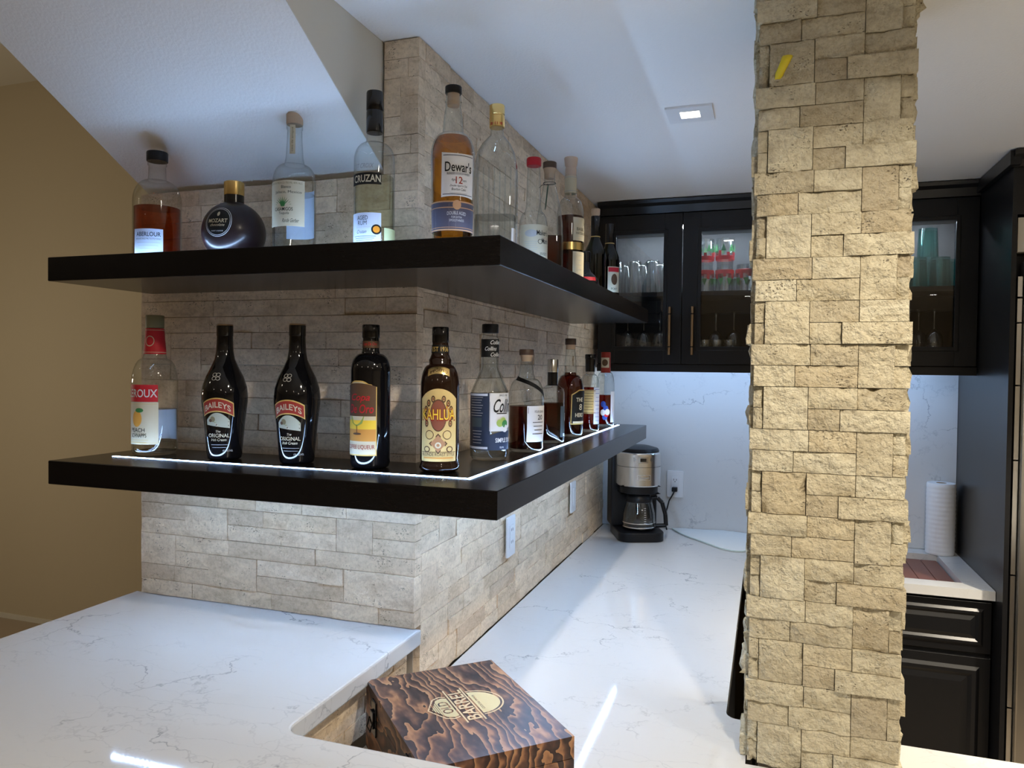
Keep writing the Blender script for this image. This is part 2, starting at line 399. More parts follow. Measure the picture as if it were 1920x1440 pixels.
def clad(parent, pieces, place, budget=300, rough=.0016, base=.012, seed=0, col=False):
    # pieces (u0,u1,v0,v1[,proud]); place(uc,vc) -> matrix; the largest `budget` in view are parts, the rest one part
    mat = ('stone_wall', 'stone')[int(col)]
    rnd = random.Random(seed); rec = []
    for k, p in enumerate(pieces):
        u0, u1, v0, v1 = p[:4]; mt = place((u0+u1)/2, (v0+v1)/2); c = mt.translation
        size = (u1-u0)*(v1-v0)/((c-CAM).length**2)
        q = mt.to_3x3() @ Vector((0, -1, 0)); size *= max(.05, q.dot((CAM-c).normalized()))
        rec.append((size, k, p, mt))
    rec.sort(key=lambda t: -t[0]); rest = bmesh.new()
    for n, (s_, k, p, mt) in enumerate(rec):
        w, h = p[1]-p[0], p[3]-p[2]
        pr = p[4] if len(p) > 4 else base+rnd.choice((0, 0, .0015, .0025, .005))*rnd.random()
        rg = rough*rnd.choice((.25, .6, 1, 1.3))
        nx = max(2, min(9, round(w/.022))); ny = 2 if h < .05 else 4
        if col: nx = max(3, min(12, round(w/.014))); ny = 3 if h < .05 else 6
        bm = brick_data(w, h, pr, rg, nx, ny, seed*1000+k)
        if n < budget:
            o = from_bm('brick', bm, mat, parent, smooth=1.0); o.matrix_world = mt
        else:
            bmesh.ops.transform(bm, matrix=mt, verts=bm.verts); me = bpy.data.meshes.new('tmp'); bm.to_mesh(me); bm.free()
            rest.from_mesh(me); bpy.data.meshes.remove(me)
    if len(rest.verts):
        o = from_bm('stone_cladding', rest, mat, parent, smooth=1.0); o['kind'] = 'stuff'; o.location = -parent.location
    else: rest.free()
def face_front(y): return lambda u, v: Matrix.Translation((u, y, v))
def face_right(x): return lambda u, v: Matrix.Translation((x, u, v)) @ Matrix.Rotation(PI/2, 4, 'Z')
def face_left(x): return lambda u, v: Matrix.Translation((x, u, v)) @ Matrix.Rotation(-PI/2, 4, 'Z')
def face_back(y): return lambda u, v: Matrix.Translation((u, y, v)) @ Matrix.Rotation(PI, 4, 'Z')
rnd = random.Random(11)
RH = .0385
wf = struct(prism('wall_front', [(XL, .9), (-.74, .9), (-.74, CEIL), (-.808, CEIL), (-.808, 2.045), (XL, 2.045)], YF+.02, YF+.06, 'mortar', axis='y'), 'travertine clad wall facing the raised bar')
pc = layout(XL, XW, BAR+.001, 2.06, RH, rnd, .09, .24, .16)+layout(-.805, XW, 2.06, CEIL-.002, RH, rnd, .03, .085, .2)
clad(wf, pc, face_front(YF), seed=1)
ws = struct(box('wall_side', -.805, -.74, YF+.06, YB, .9, CEIL, 'mortar'), 'travertine clad wall beside the lower counter')
pc = layout(YF+.021, YB-.03, CTR+.001, CEIL-.002, RH, rnd, .09, .21, .15)
clad(ws, pc, face_right(XW-.02), seed=2, base=-.001+.02-.02+.018)
struct(box('wall_core', XL, -.806, YF+.061, YB, 0, 2.04, 'beige'), 'plain wall under the stair')
wr = struct(boxes('wall_riser', [(-1.42, -.776, .75, YF+.015, 0, BAR-.038), (-.776, 2.0, .75, .93, 0, BAR-.038)], 'mortar'), 'low wall carrying the raised bar')
pc = layout(.962, YF, CTR+.001, BAR-.038, RH, rnd, .08, .17, 0)
clad(wr, pc, face_right(-.756), seed=3, base=.012)

# ---- stone column
colm = thing('stone_column', 'square pillar clad in rough cream travertine standing on the counter', 'column', (.1, 1.58, CTR))
CX0, CX1, CY0, CY1 = -.026, .228, 1.45, 1.704
core = box('core', CX0+.02, CX1-.02, CY0+.02, CY1-.02, 0, CEIL, 'mortar')
core.parent = colm; core.location = (-.1, -1.58, -CTR)
def column_rows(w):
    out = []; ztop = CAMZ+.0; h = .0389; z0 = CTR+.001; n = 37
    h = (CEIL-.002-z0)/n; rr = random.Random(5)
    for i in range(n):                       # i counts from the bottom
        a = z0+i*h; b = a+h; k = (i+1) % 4   # bottom row is a 'd' row
        if k == 1: pts, pr = [(.37, .58), (.58, 1.02)], [0, .010]
        elif k == 2: pts, pr = [(.37, .69), (.69, 1.0)], [0, .002]
        elif k == 3: pts, pr = [(0, .28), (.28, .69)], [.002, 0]
        else: pts, pr = [(-.02, .38), (.38, .69)], [.008, 0]
        for (s, e), q in zip(pts, pr): out.append((s*w, e*w, a, b, .004+q*.6+rr.random()*.005))
        if k == 1 or k == 3:
            top = b+h if i+1 < n else b
            if k == 1: out += [(.07*w, .37*w, a, top, .006+rr.random()*.004), (0, .07*w, a, b, .001+rr.random()*.002), (0, .07*w, b, top, .001+rr.random()*.003)]
            else: out += [(.69*w, .92*w, a, top, .004+rr.random()*.004), (.92*w, 1.0*w, a, b, .001+rr.random()*.002), (.92*w, 1.0*w, b, top, .001+rr.random()*.002)]
    return [p for p in out if p[3]-p[2] > .01]
cw = CX1-CX0
def shifted(pl): return pl
bpy.context.view_layer.update()
def clad_col(side, budget):
    rows = column_rows(cw)
    if side == 'front': clad(colm, rows, lambda u, v: Matrix.Translation((CX0+u, CY0, v)), budget, .0055, seed=10, col=True)
    if side == 'left': clad(colm, [(p[0]*.84, p[1]*.84, *p[2:]) for p in rows], lambda u, v: Matrix.Translation((CX0, CY1-.02-u, v)) @ Matrix.Rotation(-PI/2, 4, 'Z'), budget, .006, seed=11, col=True)
    if side == 'right': clad(colm, [(p[0]*.84, p[1]*.84, *p[2:]) for p in rows], lambda u, v: Matrix.Translation((CX1, CY0+.0205+u, v)) @ Matrix.Rotation(PI/2, 4, 'Z'), budget, .006, seed=12, col=True)
    if side == 'back': clad(colm, rows, lambda u, v: Matrix.Translation((CX1-u, CY1, v)) @ Matrix.Rotation(PI, 4, 'Z'), budget, .0055, seed=13, col=True)
for sd, bd in (('front', 300), ('left', 60), ('right', 60), ('back', 0)): clad_col(sd, bd)
yt = bmesh.new()
pts = [(.006, 1.444, 2.166), (.010, 1.436, 2.176), (.018, 1.428, 2.190), (.022, 1.425, 2.199)]
a_, b_ = [], []
for (x, y, z), w_ in zip(pts, (.006, .007, .008, .009)):
    for q in range(5):
        t = PI*q/4; (a_ if q < 99 else b_).append(yt.verts.new((x-w_*math.cos(t), y-w_*.9*math.sin(t), z)))
for i in range(3):
    for q in range(4): yt.faces.new((a_[i*5+q], a_[i*5+q+1], a_[(i+1)*5+q+1], a_[(i+1)*5+q]))
ty = from_bm('tape_tab', yt, 'yellow', None, smooth=1.0); md = ty.modifiers.new('thickness', 'SOLIDIFY'); md.thickness = .0008
tag(ty, 'small curled yellow tab stuck to the top of the stone pillar', 'tab')

# ================================================================== COUNTERS
bar_pts = [(-1.502, .35), (2.0, .35), (2.0, .985)]+arc(-.71+.03, .985+.03, .03, 270, 180, 6)+[(-.71, YF-.002), (-1.502, YF-.002)]
bar = prism('bar_top', bar_pts, BAR-.036, BAR, 'quartz', bev=.004)
tag(bar, 'raised white quartz bar top with grey veins, nearest the camera', 'counter')
def lower_counter():
    z0, z1 = CTR-.032, CTR
    bm = bmesh.new(); ex, ey, by = -.072, 1.615, 2.865
    sx0, sx1, sy0, sy1 = .12, .648, 2.945, 3.36
    polys = [
        [(XW+.002, .935), (CX0-.002, .935), (CX0-.002, ey)]+arc(ex+.025, ey+.025, .025, 270, 180, 5)+[(ex, by), (ex, YB-.021), (XW+.002, YB-.021)],
        [(CX0-.002, .935), (2.0, .935), (2.0, ey), (CX1+.004, ey), (CX1+.004, CY0-.014), (CX0-.002, CY0-.014)],
        [(ex, by), (sx0, by), (sx0, YB-.021), (ex, YB-.021)], [(sx1, by), (.728, by), (.728, YB-.021), (sx1, YB-.021)],
        [(sx0, by), (sx1, by), (sx1, sy0), (sx0, sy0)], [(sx0, sy1), (sx1, sy1), (sx1, YB-.021), (sx0, YB-.021)]]
    fs = []
    for pl in polys: fs.append(bm.faces.new([bm.verts.new((x, y, z0)) for x, y in pl]))
    bmesh.ops.remove_doubles(bm, verts=bm.verts, dist=1e-5)
    bmesh.ops.recalc_face_normals(bm, faces=bm.faces)
    r = bmesh.ops.extrude_face_region(bm, geom=list(bm.faces))
    bmesh.ops.translate(bm, verts=[v for v in r['geom'] if isinstance(v, bmesh.types.BMVert)], vec=(0, 0, z1-z0))
    return from_bm('countertop', bm, 'quartz')
lc = tag(lower_counter(), 'lower white quartz worktop running past the coffee maker to the sink', 'counter')

# base cabinets
def raised_panel(bm, x0, x1, z0, z1, y, rail=.055):
    """a shaker front with a raised centre field, face towards -y at y"""
    add_box(bm, x0, x1, y, y+.02, z0, z1, .0015)
    def ring(q): return [(x0+q, z0+q), (x1-q, z0+q), (x1-q, z1-q), (x0+q, z1-q)]
    r0 = [bm.verts.new((a, y-.0002, b)) for a, b in ring(rail*.55)]; r1 = [bm.verts.new((a, y-.007, b)) for a, b in ring(rail*.75)]
    r2 = [bm.verts.new((a, y-.007, b)) for a, b in ring(rail*.95)]; r3 = [bm.verts.new((a, y-.0005, b)) for a, b in ring(rail*1.15)]
    r4 = [bm.verts.new((a, y-.005, b)) for a, b in ring(rail*1.5)]
    for p, q in ((r0, r1), (r1, r2), (r2, r3), (r3, r4)):
        for k in range(4): bm.faces.new((p[k], p[(k+1) % 4], q[(k+1) % 4], q[k]))
    bm.faces.new(r4)
def base_cab(x0, x1, label, knob):
    t = thing('base_cabinet', label, 'cabinet', ((x0+x1)/2, 3.1, 0), group='base cabinets along the back wall')
    cx = (x0+x1)/2
    def rel(o): o.parent = t; o.location = o.location-Vector((cx, 3.1, 0)); return o
    rel(boxes('body', [(x0, x1, 2.905, YB-.025, .1, CTR-.24), (x0, x1, 2.905, 2.935, CTR-.24, CTR-.034), (x0+.02, x1-.02, 2.96, YB-.03, 0, .1)], 'black_cab'))
    b1 = bmesh.new(); raised_panel(b1, x0+.004, x1-.004, .695, CTR-.045, 2.884, .042); d = rel(from_bm('drawer', b1, 'black_cab'))
    b2 = bmesh.new(); raised_panel(b2, x0+.004, x1-.004, .105, .680, 2.884, .058); d2 = rel(from_bm('door', b2, 'black_cab'))
    if knob:
        for par, z in ((d, .775), (d2, .60)):
            o = tube('handle', [(knob, 2.860, z-.06), (knob, 2.860, z+.06)], .005, 'bronze', par, 8) if par is d2 else tube('handle', [(cx-.06, 2.860, z), (cx+.06, 2.860, z)], .005, 'bronze', par, 8)
            o.location = (-cx if False else 0, 0, 0)
    return t
base_cab(-.068, .34, 'black base cabinet with drawer, half hidden behind the stone pillar', -.03)
base_cab(.342, .727, 'black raised panel base cabinet right of the pillar, under the sink end', None)
t = thing('side_base_cabinet', 'black base cabinet run under the counter along the stone wall', 'cabinet', (-.4, 2.2, 0))
for nm, b in (('body', (XW-.005+.0, -.115, 1.64, 2.86, .1, CTR-.034)), ('toe_kick', (XW+.05, -.16, 1.64, 2.86, 0, .1))):
    o = box(nm, *b, 'black_cab', t); o.location = (.4, -2.2, 0)
for k in range(3):
    y0 = 1.645+k*.405; o = box('door', -.115, -.095, y0, y0+.40, .11, CTR-.05, 'black_cab', t, .003); o.location = (.4, -2.2, 0)
# sink with a wooden board dropped into it
t = thing('sink', 'undermount steel sink let into the white counter', 'sink', (.384, 3.15, CTR-.032))
o = boxes('basin', [(.11, .658, 2.935, 2.945, .70, CTR-.0325), (.11, .658, 3.36, 3.37, .70, CTR-.0325), (.11, .12, 2.945, 3.36, .70, CTR-.0325), (.648, .658, 2.945, 3.36, .70, CTR-.0325), (.11, .658, 2.935, 3.37, .69, .70)], 'sink', t)
o.location = (-.384, -3.15, -(CTR-.032))
t = thing('cutting_board', 'reddish brown slatted wooden board lying in the sink opening', 'board', (.384, 3.15, CTR-.028))
for k in range(9):
    x0 = .124+k*.058-.384; box('slat', x0, x0+.0565, -.200, .204, -.004, .006, 'board', t, .002)

# ================================================================== SHELVES
def shelf(name, ztop, label):
    t = thing(name, label, 'shelf', (-.9, 1.3, ztop-SH_T))
    pts = [(SHX0, SHY0), (SHX1, SHY0), (SHX1, SHY1), (XW+.004, SHY1), (XW+.004, YF-.022), (SHX0, YF-.022)]
    o = prism('board', [(x+.9, y-1.3) for x, y in pts], 0, SH_T, 'shelf', t, bev=.0015)
    return t
shelf('floating_shelf', SH_UP, 'upper black floating shelf wrapping the stone corner, close under the ceiling')
shelf('floating_shelf', SH_LOW, 'lower black floating shelf wrapping the stone corner, with glowing light line on top')
def led(ztop, label, lab2):
    t = thing('led_strip', label, 'light', (-.43, 1.29, ztop))
    w = .0036; yy = 1.285; xx = -.522
    pts = [(-1.376, yy-w), (xx+w, yy-w), (xx+w, 2.745), (xx-w, 2.745), (xx-w, yy+w), (-1.376, yy+w)]
    o = prism('diffuser', [(x+.43, y-1.29) for x, y in pts], .0002, .0005, lab2, t)
led(SH_UP, 'cool white light line let into the upper shelf top behind its edge', 'led')
led(SH_LOW, 'cool white light line let into the lower shelf top in front of the bottles', 'led_low')
t = thing('led_tape', 'cool white light tape stuck under the lower shelf', 'light', (-.52, 1.295, SH_LOW-SH_T-.002))
bm = bmesh.new()
x = -1.39
while x < -.53: add_box(bm, x+.52, x+.006+.52, -.0035, .0035, -.0008, .0006); x += .0135
y = 1.30
while y < 2.74: add_box(bm, -.0035, .0035, y-1.295, y+.006-1.295, -.0008, .0006); y += .0092
from_bm('chips', bm, 'led_under', t)
boxes('tape', [(-.88, .0, -.005, .005, .0008, .0016), (-.005, .005, .005, 1.45, .0008, .0016)], 'white_pl', t)

# ================================================================== UPPER CABINETS
CABY = 3.19; DOORY = 3.17; CB = 1.645; CT = 2.345
def upper_cab(x0, x1, label):
    cx = (x0+x1)/2
    t = thing('wall_cabinet', label, 'cabinet', (cx, 3.3, CB), group='glazed cabinets on the back wall')
    def rel(o): o.parent = t; o.location = Vector((-cx, -3.3, -CB)); return o
    yb = YB-.001
    rel(boxes('body', [(x0, x0+.018, CABY, yb, CB, CT-.01), (x1-.018, x1, CABY, yb, CB, CT-.01), (x0, x1, CABY, yb, CB, CB+.065), (x0, x1, CABY, yb, 2.245, CT-.01)], 'black_cab'))
    rel(box('back_panel', x0+.018, x1-.018, yb-.01, yb, CB+.065, 2.245, 'black_in'))
    rel(box('shelf_board', x0+.018, x1-.018, CABY+.03, yb-.01, 1.952, 1.970, 'black_cab'))
    rel(prism('crown', [(DOORY-.035, CT), (DOORY-.03, CT-.012), (DOORY-.012, CT-.022), (DOORY+.002, CT-.05), (CABY, CT-.05), (CABY, CT)], x0, x1, 'black_cab', axis='x'))
    rel(box('light_rail', x0, x1, DOORY, CABY, CB-.014, CB+.016, 'black_cab'))
    rel(boxes('interior_light', [(x0+.06, x1-.06, CABY+.04, CABY+.055, 2.240, 2.2445)], 'led_in'))
    mid = cx
    for a, b, hx in ((x0+.002, mid-.0015, mid-.046), (mid+.0015, x1-.002, mid+.046)):
        st_ = .072; z0, z1 = 1.665, 2.290; g0, g1 = 1.733, 2.212
        bm = bmesh.new()
        for bb in ((a, a+st_, z0, z1), (b-st_, b, z0, z1), (a+st_, b-st_, z0, g0), (a+st_, b-st_, g1, z1)):
            add_box(bm, bb[0], bb[1], DOORY, CABY-.001, bb[2], bb[3], .0012)
        # moulded lip round the pane
        for bb in ((a+st_-.012, a+st_+.004, g0-.012, g1+.012), (b-st_-.004, b-st_+.012, g0-.012, g1+.012), (a+st_, b-st_, g0-.012, g0+.004), (a+st_, b-st_, g1-.004, g1+.012)):
            add_box(bm, bb[0], bb[1], DOORY-.005, DOORY+.004, bb[2], bb[3], .0022)
        d = rel(from_bm('door', bm, 'black_cab', smooth=.35))
        p = box('pane', a+st_-.004, b-st_+.004, DOORY+.009, DOORY+.012, g0-.004, g1+.004, 'pane'); p.parent = d
        hb = bmesh.new(); add_tube(hb, [(hx, DOORY-.030, 1.702), (hx, DOORY-.030, 1.900)], .0062, 10)
        for z in (1.735, 1.870): add_tube(hb, [(hx, DOORY+.001, z), (hx, DOORY-.030, z)], .004, 8)
        h = from_bm('handle', hb, 'bronze', d, smooth=.8)
        for z in (1.735, 1.870): tube('handle_collar', [(hx, DOORY-.030, z-.0025), (hx, DOORY-.030, z+.0025)], .0068, 'black_cab', d, 10)
    return t
upper_cab(-.700, .009, 'black wall cabinet with two glass doors and bronze pulls, beside the shelves')
upper_cab(.011, .727, 'black wall cabinet with two glass doors, half hidden by the stone pillar')
t = thing('under_cabinet_light', 'cool white light strip fixed under the wall cabinets', 'light', (0, 3.25, CB))
prism('housing', [(-.0590, -.0130), (-.0590, -.0008), (-.0460, -.0008)], -.66, .68, 'black_pl', t, axis='x')
bm = bmesh.new(); bm.faces.new([bm.verts.new(p) for p in ((-.66, -.0580, -.0128), (.68, -.0580, -.0128), (.68, -.0462, -.0016), (-.66, -.0462, -.0016))]); from_bm('diffuser', bm, 'led_cab', t)
# tall end panel and refrigerator
pn = box('tall_panel', .729, .743, 2.790, YB-.001, 0, 2.30, 'black_cab'); tag(pn, 'tall black end panel between the sink counter and the refrigerator', 'panel')
t = thing('over_fridge_cabinet', 'black bridge cabinet above the refrigerator, touching the ceiling', 'cabinet', (1.2, 3.1, 2.15))
o = box('body', .744, 1.70, 2.80, YB-.001, 2.15, 2.30, 'black_cab', t); o.location = (-1.2, -3.1, -2.15)
o = prism('crown', [(2.745, CT), (2.75, CT-.014), (2.77, CT-.026), (2.785, CT-.045), (2.80, CT-.045), (2.80, CT)], .722, 1.70, 'black_cab', t, axis='x'); o.location = (-1.2, -3.1, -2.15)
o = box('return_crown', .712, .743, 2.76, 3.165, 2.301, CT, 'black_cab', t); o.location = (-1.2, -3.1, -2.15)
t = thing('refrigerator', 'stainless refrigerator at the right edge behind the black panel', 'refrigerator', (1.2, 3.1, 0))
def relf(o): o.parent = t; o.location = (-1.2, -3.1, 0); return o
relf(box('case', .745, 1.68, 2.83, YB-.01, .02, 2.02, 'black_pl'))
relf(box('door', .7635, 1.24, 2.765, 2.825, .06, 2.0, 'steel', bev=.006)); relf(box('door', 1.246, 1.675, 2.765, 2.825, .06, 2.0, 'steel', bev=.006))
for k, (a, b) in enumerate(((.06, .36), (.365, .56), (.565, .99), (.995, 1.36), (1.365, 1.60), (1.605, 1.80), (1.805, 1.88), (1.886, 1.95))):
    relf(box('trim_strip', .7475, .7605, 2.785, 2.826, a, b, 'steel_b'))
relf(box('vent_grille', .7475, 1.68, 2.80, 2.83, 2.03, 2.14, 'beige_light'))

# ================================================================== DOWNLIGHTS
for i, (x, y, pw, beam) in enumerate(DOWNLIGHTS):
    lab = ('square recessed ceiling light glowing white between the shelf and the pillar', 'recessed ceiling light in front of the stone pillar', 'recessed ceiling light over the right end of the bar', 'added unseen fill light in the ceiling over the refrigerator aisle',
           'recessed ceiling light straight behind the camera', 'recessed ceiling light behind the camera to the right', 'recessed ceiling light behind the camera to the left', 'recessed ceiling light left of the raised bar')[i]
    t = thing('downlight', lab, 'light', (x, y, CEIL), group=None if i == 0 else 'other ceiling lights of the room')
    a, b = .062, .026
    bm = bmesh.new()
    for bb in ((-a, a, -a, -b), (-a, a, b, a), (-a, -b, -b, b), (b, a, -b, b)): add_box(bm, *bb, -.006, -.0005)
    from_bm('trim', bm, 'trimw', t)
    box('lens', -b, b, -b, b, -.004, -.0005, 'lens', t)
    ld = bpy.data.lights.new('downlight_beam', 'SPOT'); lo = bpy.data.objects.new('downlight_beam', ld); COL.objects.link(lo); lo.parent = t
    ld.energy = DOWN_W*pw; ld.color = DOWN_COL; ld.spot_size = math.radians(beam); ld.spot_blend = .5; ld.shadow_soft_size = .03
    lo.location = (0, 0, -.03)

# ================================================================== BOTTLES
def grid_shape(w, h, nx=12, ny=4, top=None, bot=None):
    V, Fc = [], []
    for j in range(ny+1):
        for i in range(nx+1):
            u = -1+2*i/nx; t1 = h/2*(top(u) if top else 1); t0 = -h/2*(bot(u) if bot else 1)
            V.append((u*w/2, t0+(t1-t0)*j/ny))
    for j in range(ny):
        for i in range(nx):
            a = j*(nx+1)+i; Fc.append((a, a+1, a+nx+2, a+nx+1))
    return V, Fc
def disc_shape(rx, ry=None, n=24, rings=3, inner=0.):
    ry = ry or rx; V, Fc = [], []
    for q in range(rings+1):
        k = inner+(1-inner)*q/rings
        for i in range(n): V.append((rx*k*math.cos(2*PI*i/n), ry*k*math.sin(2*PI*i/n)))
    for q in range(rings):
        for i in range(n):
            a, b = q*n+i, q*n+(i+1) % n; Fc.append((a, b, b+n, a+n))
    return V, Fc
def poly_shape(pts): return list(pts), [tuple(range(len(pts)))]
def stroke_shape(pts, wd, closed=False):
    V, Fc = [], []; n = len(pts)
    for i in range(n):
        a = Vector(pts[(i-1) % n] if closed or i else pts[i]); c = Vector(pts[(i+1) % n] if closed or i < n-1 else pts[i])
        d = (c-a); d = d.normalized() if d.length else Vector((1, 0)); nn = Vector((-d.y, d.x))*wd/2; p = Vector(pts[i])
        V += [tuple(p+nn), tuple(p-nn)]
    m = n if closed else n-1
    for i in range(m):
        j = (i+1) % n; Fc.append((2*i, 2*i+1, 2*j+1, 2*j))
    return V, Fc
class Bottle:
    def __init__(s, name, label, x, y, z, prof, mat, cat='bottle', rot=None, seg=40):
        d = CAM-Vector((x, y, 0)); rz = math.atan2(d.y, d.x)+PI/2 if rot is None else math.radians(rot)
        s.t = thing(name, label, cat, (x, y, z+.001), rz); s.prof = prof; s.seg = seg
        pr = [(prof[0][0]*.86, 0, *prof[0][2:])]+[(prof[0][0]*.97, .002, *prof[0][2:])]+[(p[0], max(p[1], .006), *p[2:]) for p in prof]
        s.body = lathe('body', pr, mat, s.t, seg, sharp=.9)
    def R(s, z, th=None):
        P = s.prof
        if z <= P[0][1]: r, n = P[0][0], (P[0][2] if len(P[0]) > 2 else 2)
        else:
            r, n = P[-1][0], (P[-1][2] if len(P[-1]) > 2 else 2)
            for a, b in zip(P, P[1:]):
                if a[1] <= z <= b[1]:
                    k = (z-a[1])/max(1e-6, b[1]-a[1]); r = a[0]+(b[0]-a[0])*k
                    na, nb = (a[2] if len(a) > 2 else 2), (b[2] if len(b) > 2 else 2); n = na+(nb-na)*k; break
        if th is None or n == 2: return r
        c, q = math.cos(th), math.sin(th); return r/((abs(c)**n+abs(q)**n)**(1/n))
    def bend(s, V, th0, zc, off):
        out = []; sq = any(len(p) > 2 and p[2] > 3 for p in s.prof)
        for a, b in V:
            z = zc+b; r = max(.004, s.R(z)); th = math.radians(th0)
            if sq:
                base = round(th/(PI/2))*PI/2; e = r*math.tan(th-base)+a
                th = base+math.atan2(e, r) if abs(e) <= r else base+math.copysign(PI/4+(abs(e)-r)/r*.8, e)
            else: th += a/r
            q = s.R(z, th-PI/2)+off
            out.append((q*math.sin(th), -q*math.cos(th), z))
        return out
    def put(s, shape, th, zc, mat, parent=None, off=.0006, name='label'):
        V, Fc = shape; me = bpy.data.meshes.new(name); me.from_pydata(s.bend(V, th, zc, off), [], Fc); me.update()
        for p in me.polygons: p.use_smooth = True
        return link(name, me, mat, parent or s.t)
    def label(s, th, zc, w, h, mat, top=None, bot=None, name='label', off=.0006): return s.put(grid_shape(w, h, 14, 6, top, bot), th, zc, mat, None, off, name)
    def rect(s, par, th, zc, w, h, mat, off=.0010, name='print'): return s.put(grid_shape(w, h, max(2, int(w/.004)), 1), th, zc, mat, par, off, name)
    def text(s, par, txt, th, zc, w, mat, h=None, bold=.0, shear=0., vert=False, arch=0., off=.0013):
        me = text_mesh(txt, w, h, bold, shear)
        V = [(v.co.x, v.co.y) for v in me.vertices]
        if vert: V = [(-b, a) for a, b in V]
        if arch: V = [(a, b-arch*(a/(w/2))**2) for a, b in V]
        for v, p in zip(me.vertices, s.bend(V, th, zc, off)): v.co = p
        return link('lettering', me, mat, par or s.t)
    def liquid(s, level, mat):
        P = [(p[0]-.0028, max(p[1], .008), *p[2:]) for p in s.prof if p[1] < level]; P.append((s.R(level)-.0028, level, *( [s.prof[0][2]] if len(s.prof[0]) > 2 else [])))
        return lathe('liquid', P, mat, s.t, s.seg, sharp=.8)
    def cap(s, prof, mat, name='cap'): return lathe(name, prof, mat, s.t, 28, sharp=.6)
def curve(p0, p1, n=5, kind=1):
    """shoulder between (r,z) points: quarter-ellipse convex"""
    (r0, z0), (r1, z1) = p0, p1
    return [(r1+(r0-r1)*math.cos(PI/2*i/n), z0+(z1-z0)*math.sin(PI/2*i/n)) for i in range(n+1)]
def scurve(p0, p1, n=7):
    (r0, z0), (r1, z1) = p0, p1
    return [(r0+(r1-r0)*(.5-.5*math.cos(PI*i/n)), z0+(z1-z0)*i/n) for i in range(n+1)]
def lines(B, par, th, z0, z1, n, w, mat, hh=.0009):
    for i in range(n): B.rect(par, th, z1+(z0-z1)*i/max(1, n-1), w*(1-.25*((i*7) % 3)/2), hh, mat)
def on_up(x, y): return dict(x=x, y=y, z=SH_UP)
def on_lo(x, y): return dict(x=x, y=y, z=SH_LOW)
UP = 'bottles on the upper shelf'; LO = 'bottles on the lower shelf'
def mk(name, label, pos, prof, mat, rot=None, group=None, seg=40):
    B = Bottle(name, label, pos['x'], pos['y'], pos['z'], prof, mat, 'bottle', rot, seg)
    B.t['group'] = UP if pos['z'] == SH_UP else LO
    return B
# ---- upper shelf
B = mk('whisky_bottle', 'squat clear bottle half full of copper whisky with black cap, leftmost on upper shelf', on_up(-1.312, 1.345),
       [(.049, 0), (.051, .02), (.051, .140)]+curve((.051, .142), (.020, .190), 7)+[(.0185, .200), (.018, .222), (.020, .224), (.020, .234)], 'glass')
B.liquid(.128, 'liq_copper'); B.cap([(.0222, .233), (.0226, .235), (.0226, .252), (.0215, .254)], 'black_pl')
l = B.label(-24, .037, .066, .074, 'p_wblue'); B.text(l, 'ABERLOUR', -22, .062, .053, 'p_navy', .0095, .01)
B.text(l, 'HIGHLAND SINGLE MALT SCOTCH WHISKY', -22, .052, .056, 'p_navy', .0035); lines(B, l, -22, .010, .044, 6, .05, 'p_grey')
B = mk('liqueur_bottle', 'round dark chocolate liqueur bottle with gold and black neck', on_up(-1.11, 1.355),
       [(.046, 0)]+[(.067*math.cos(a), .065+.067*math.sin(a)) for a in [math.radians(-62+9*i) for i in range(1, 15)]]+[(.0195, .130), (.0195, .148)], 'choc')
B.cap([(.0208, .128), (.0208, .146)], 'black_gl', 'neck_band'); B.cap([(.0208, .146), (.0212, .148), (.0212, .174), (.019, .176)], 'gold_m')
l = B.put(disc_shape(.031, .033), -30, .078, 'p_black', name='label')
B.put(disc_shape(.030, .032, 36, 1, .955), -30, .078, 'p_grey', l, .001, 'print'); B.put(disc_shape(.027, .029, 36, 1, .96), -30, .078, 'p_grey', l, .001, 'print')
B.text(l, 'MOZART', -30, .080, .042, 'p_cream', .0085, .02); B.text(l, 'chocolate', -30, .071, .032, 'p_cream', .006, .005, .3)
B.put(disc_shape(.003, .005), -30, .095, 'p_cream', l, .0011, 'print'); B.text(l, 'FINEST LIQUEUR', -30, .058, .026, 'p_grey', .003)
B = mk('tequila_bottle', 'clear tequila bottle with cream label, green agave and cork', on_up(-.945, 1.34),
       [(.043, 0), (.044, .015), (.044, .160)]+curve((.044, .160), (.021, .196), 6)+[(.018, .210), (.0155, .25), (.0150, .268), (.0165, .270), (.0165, .279)], 'glass')
B.liquid(.135, 'liq_clear'); B.cap([(.0165, .279), (.0170, .281), (.0170, .300), (.0160, .301)], 'cork', 'stopper')
l = B.label(-33, .108, .092, .093, 'p_cream')
B.text(l, 'HECHO EN MEXICO 750 ML 40% ALC', -30, .149, .078, 'p_olive', .004); B.text(l, 'Blanco', -22, .141, .020, 'p_black', .006)
B.text(l, 'Jalisco, Mexico', -18, .130, .056, 'p_black', .007); B.text(l, 'CASAMIGOS', -30, .096, .040, 'p_black', .007, .01)
B.text(l, 'Tequila', -28, .087, .022, 'p_black', .0065, 0, .2); B.text(l, 'Rande Gerber', -10, .073, .034, 'p_black', .008, 0, .5)
for k in range(11):
    a = math.radians(10+16*k); B.put(poly_shape([(-.002*math.sin(a), .002*math.cos(a)), (.019*math.cos(a), .019*math.sin(a)), (.002*math.sin(a), -.002*math.cos(a))]), -31, .103, 'p_green', l, .0012, 'print')
B.label(150, .098, .082, .100, 'p_wblue', name='back_label', off=-.0034)
l = B.label(-15, .245, .011, .060, 'p_cream', name='neck_strip', off=.0008); B.text(l, 'casa de amigos', -15, .245, .050, 'p_olive', .005, vert=True)
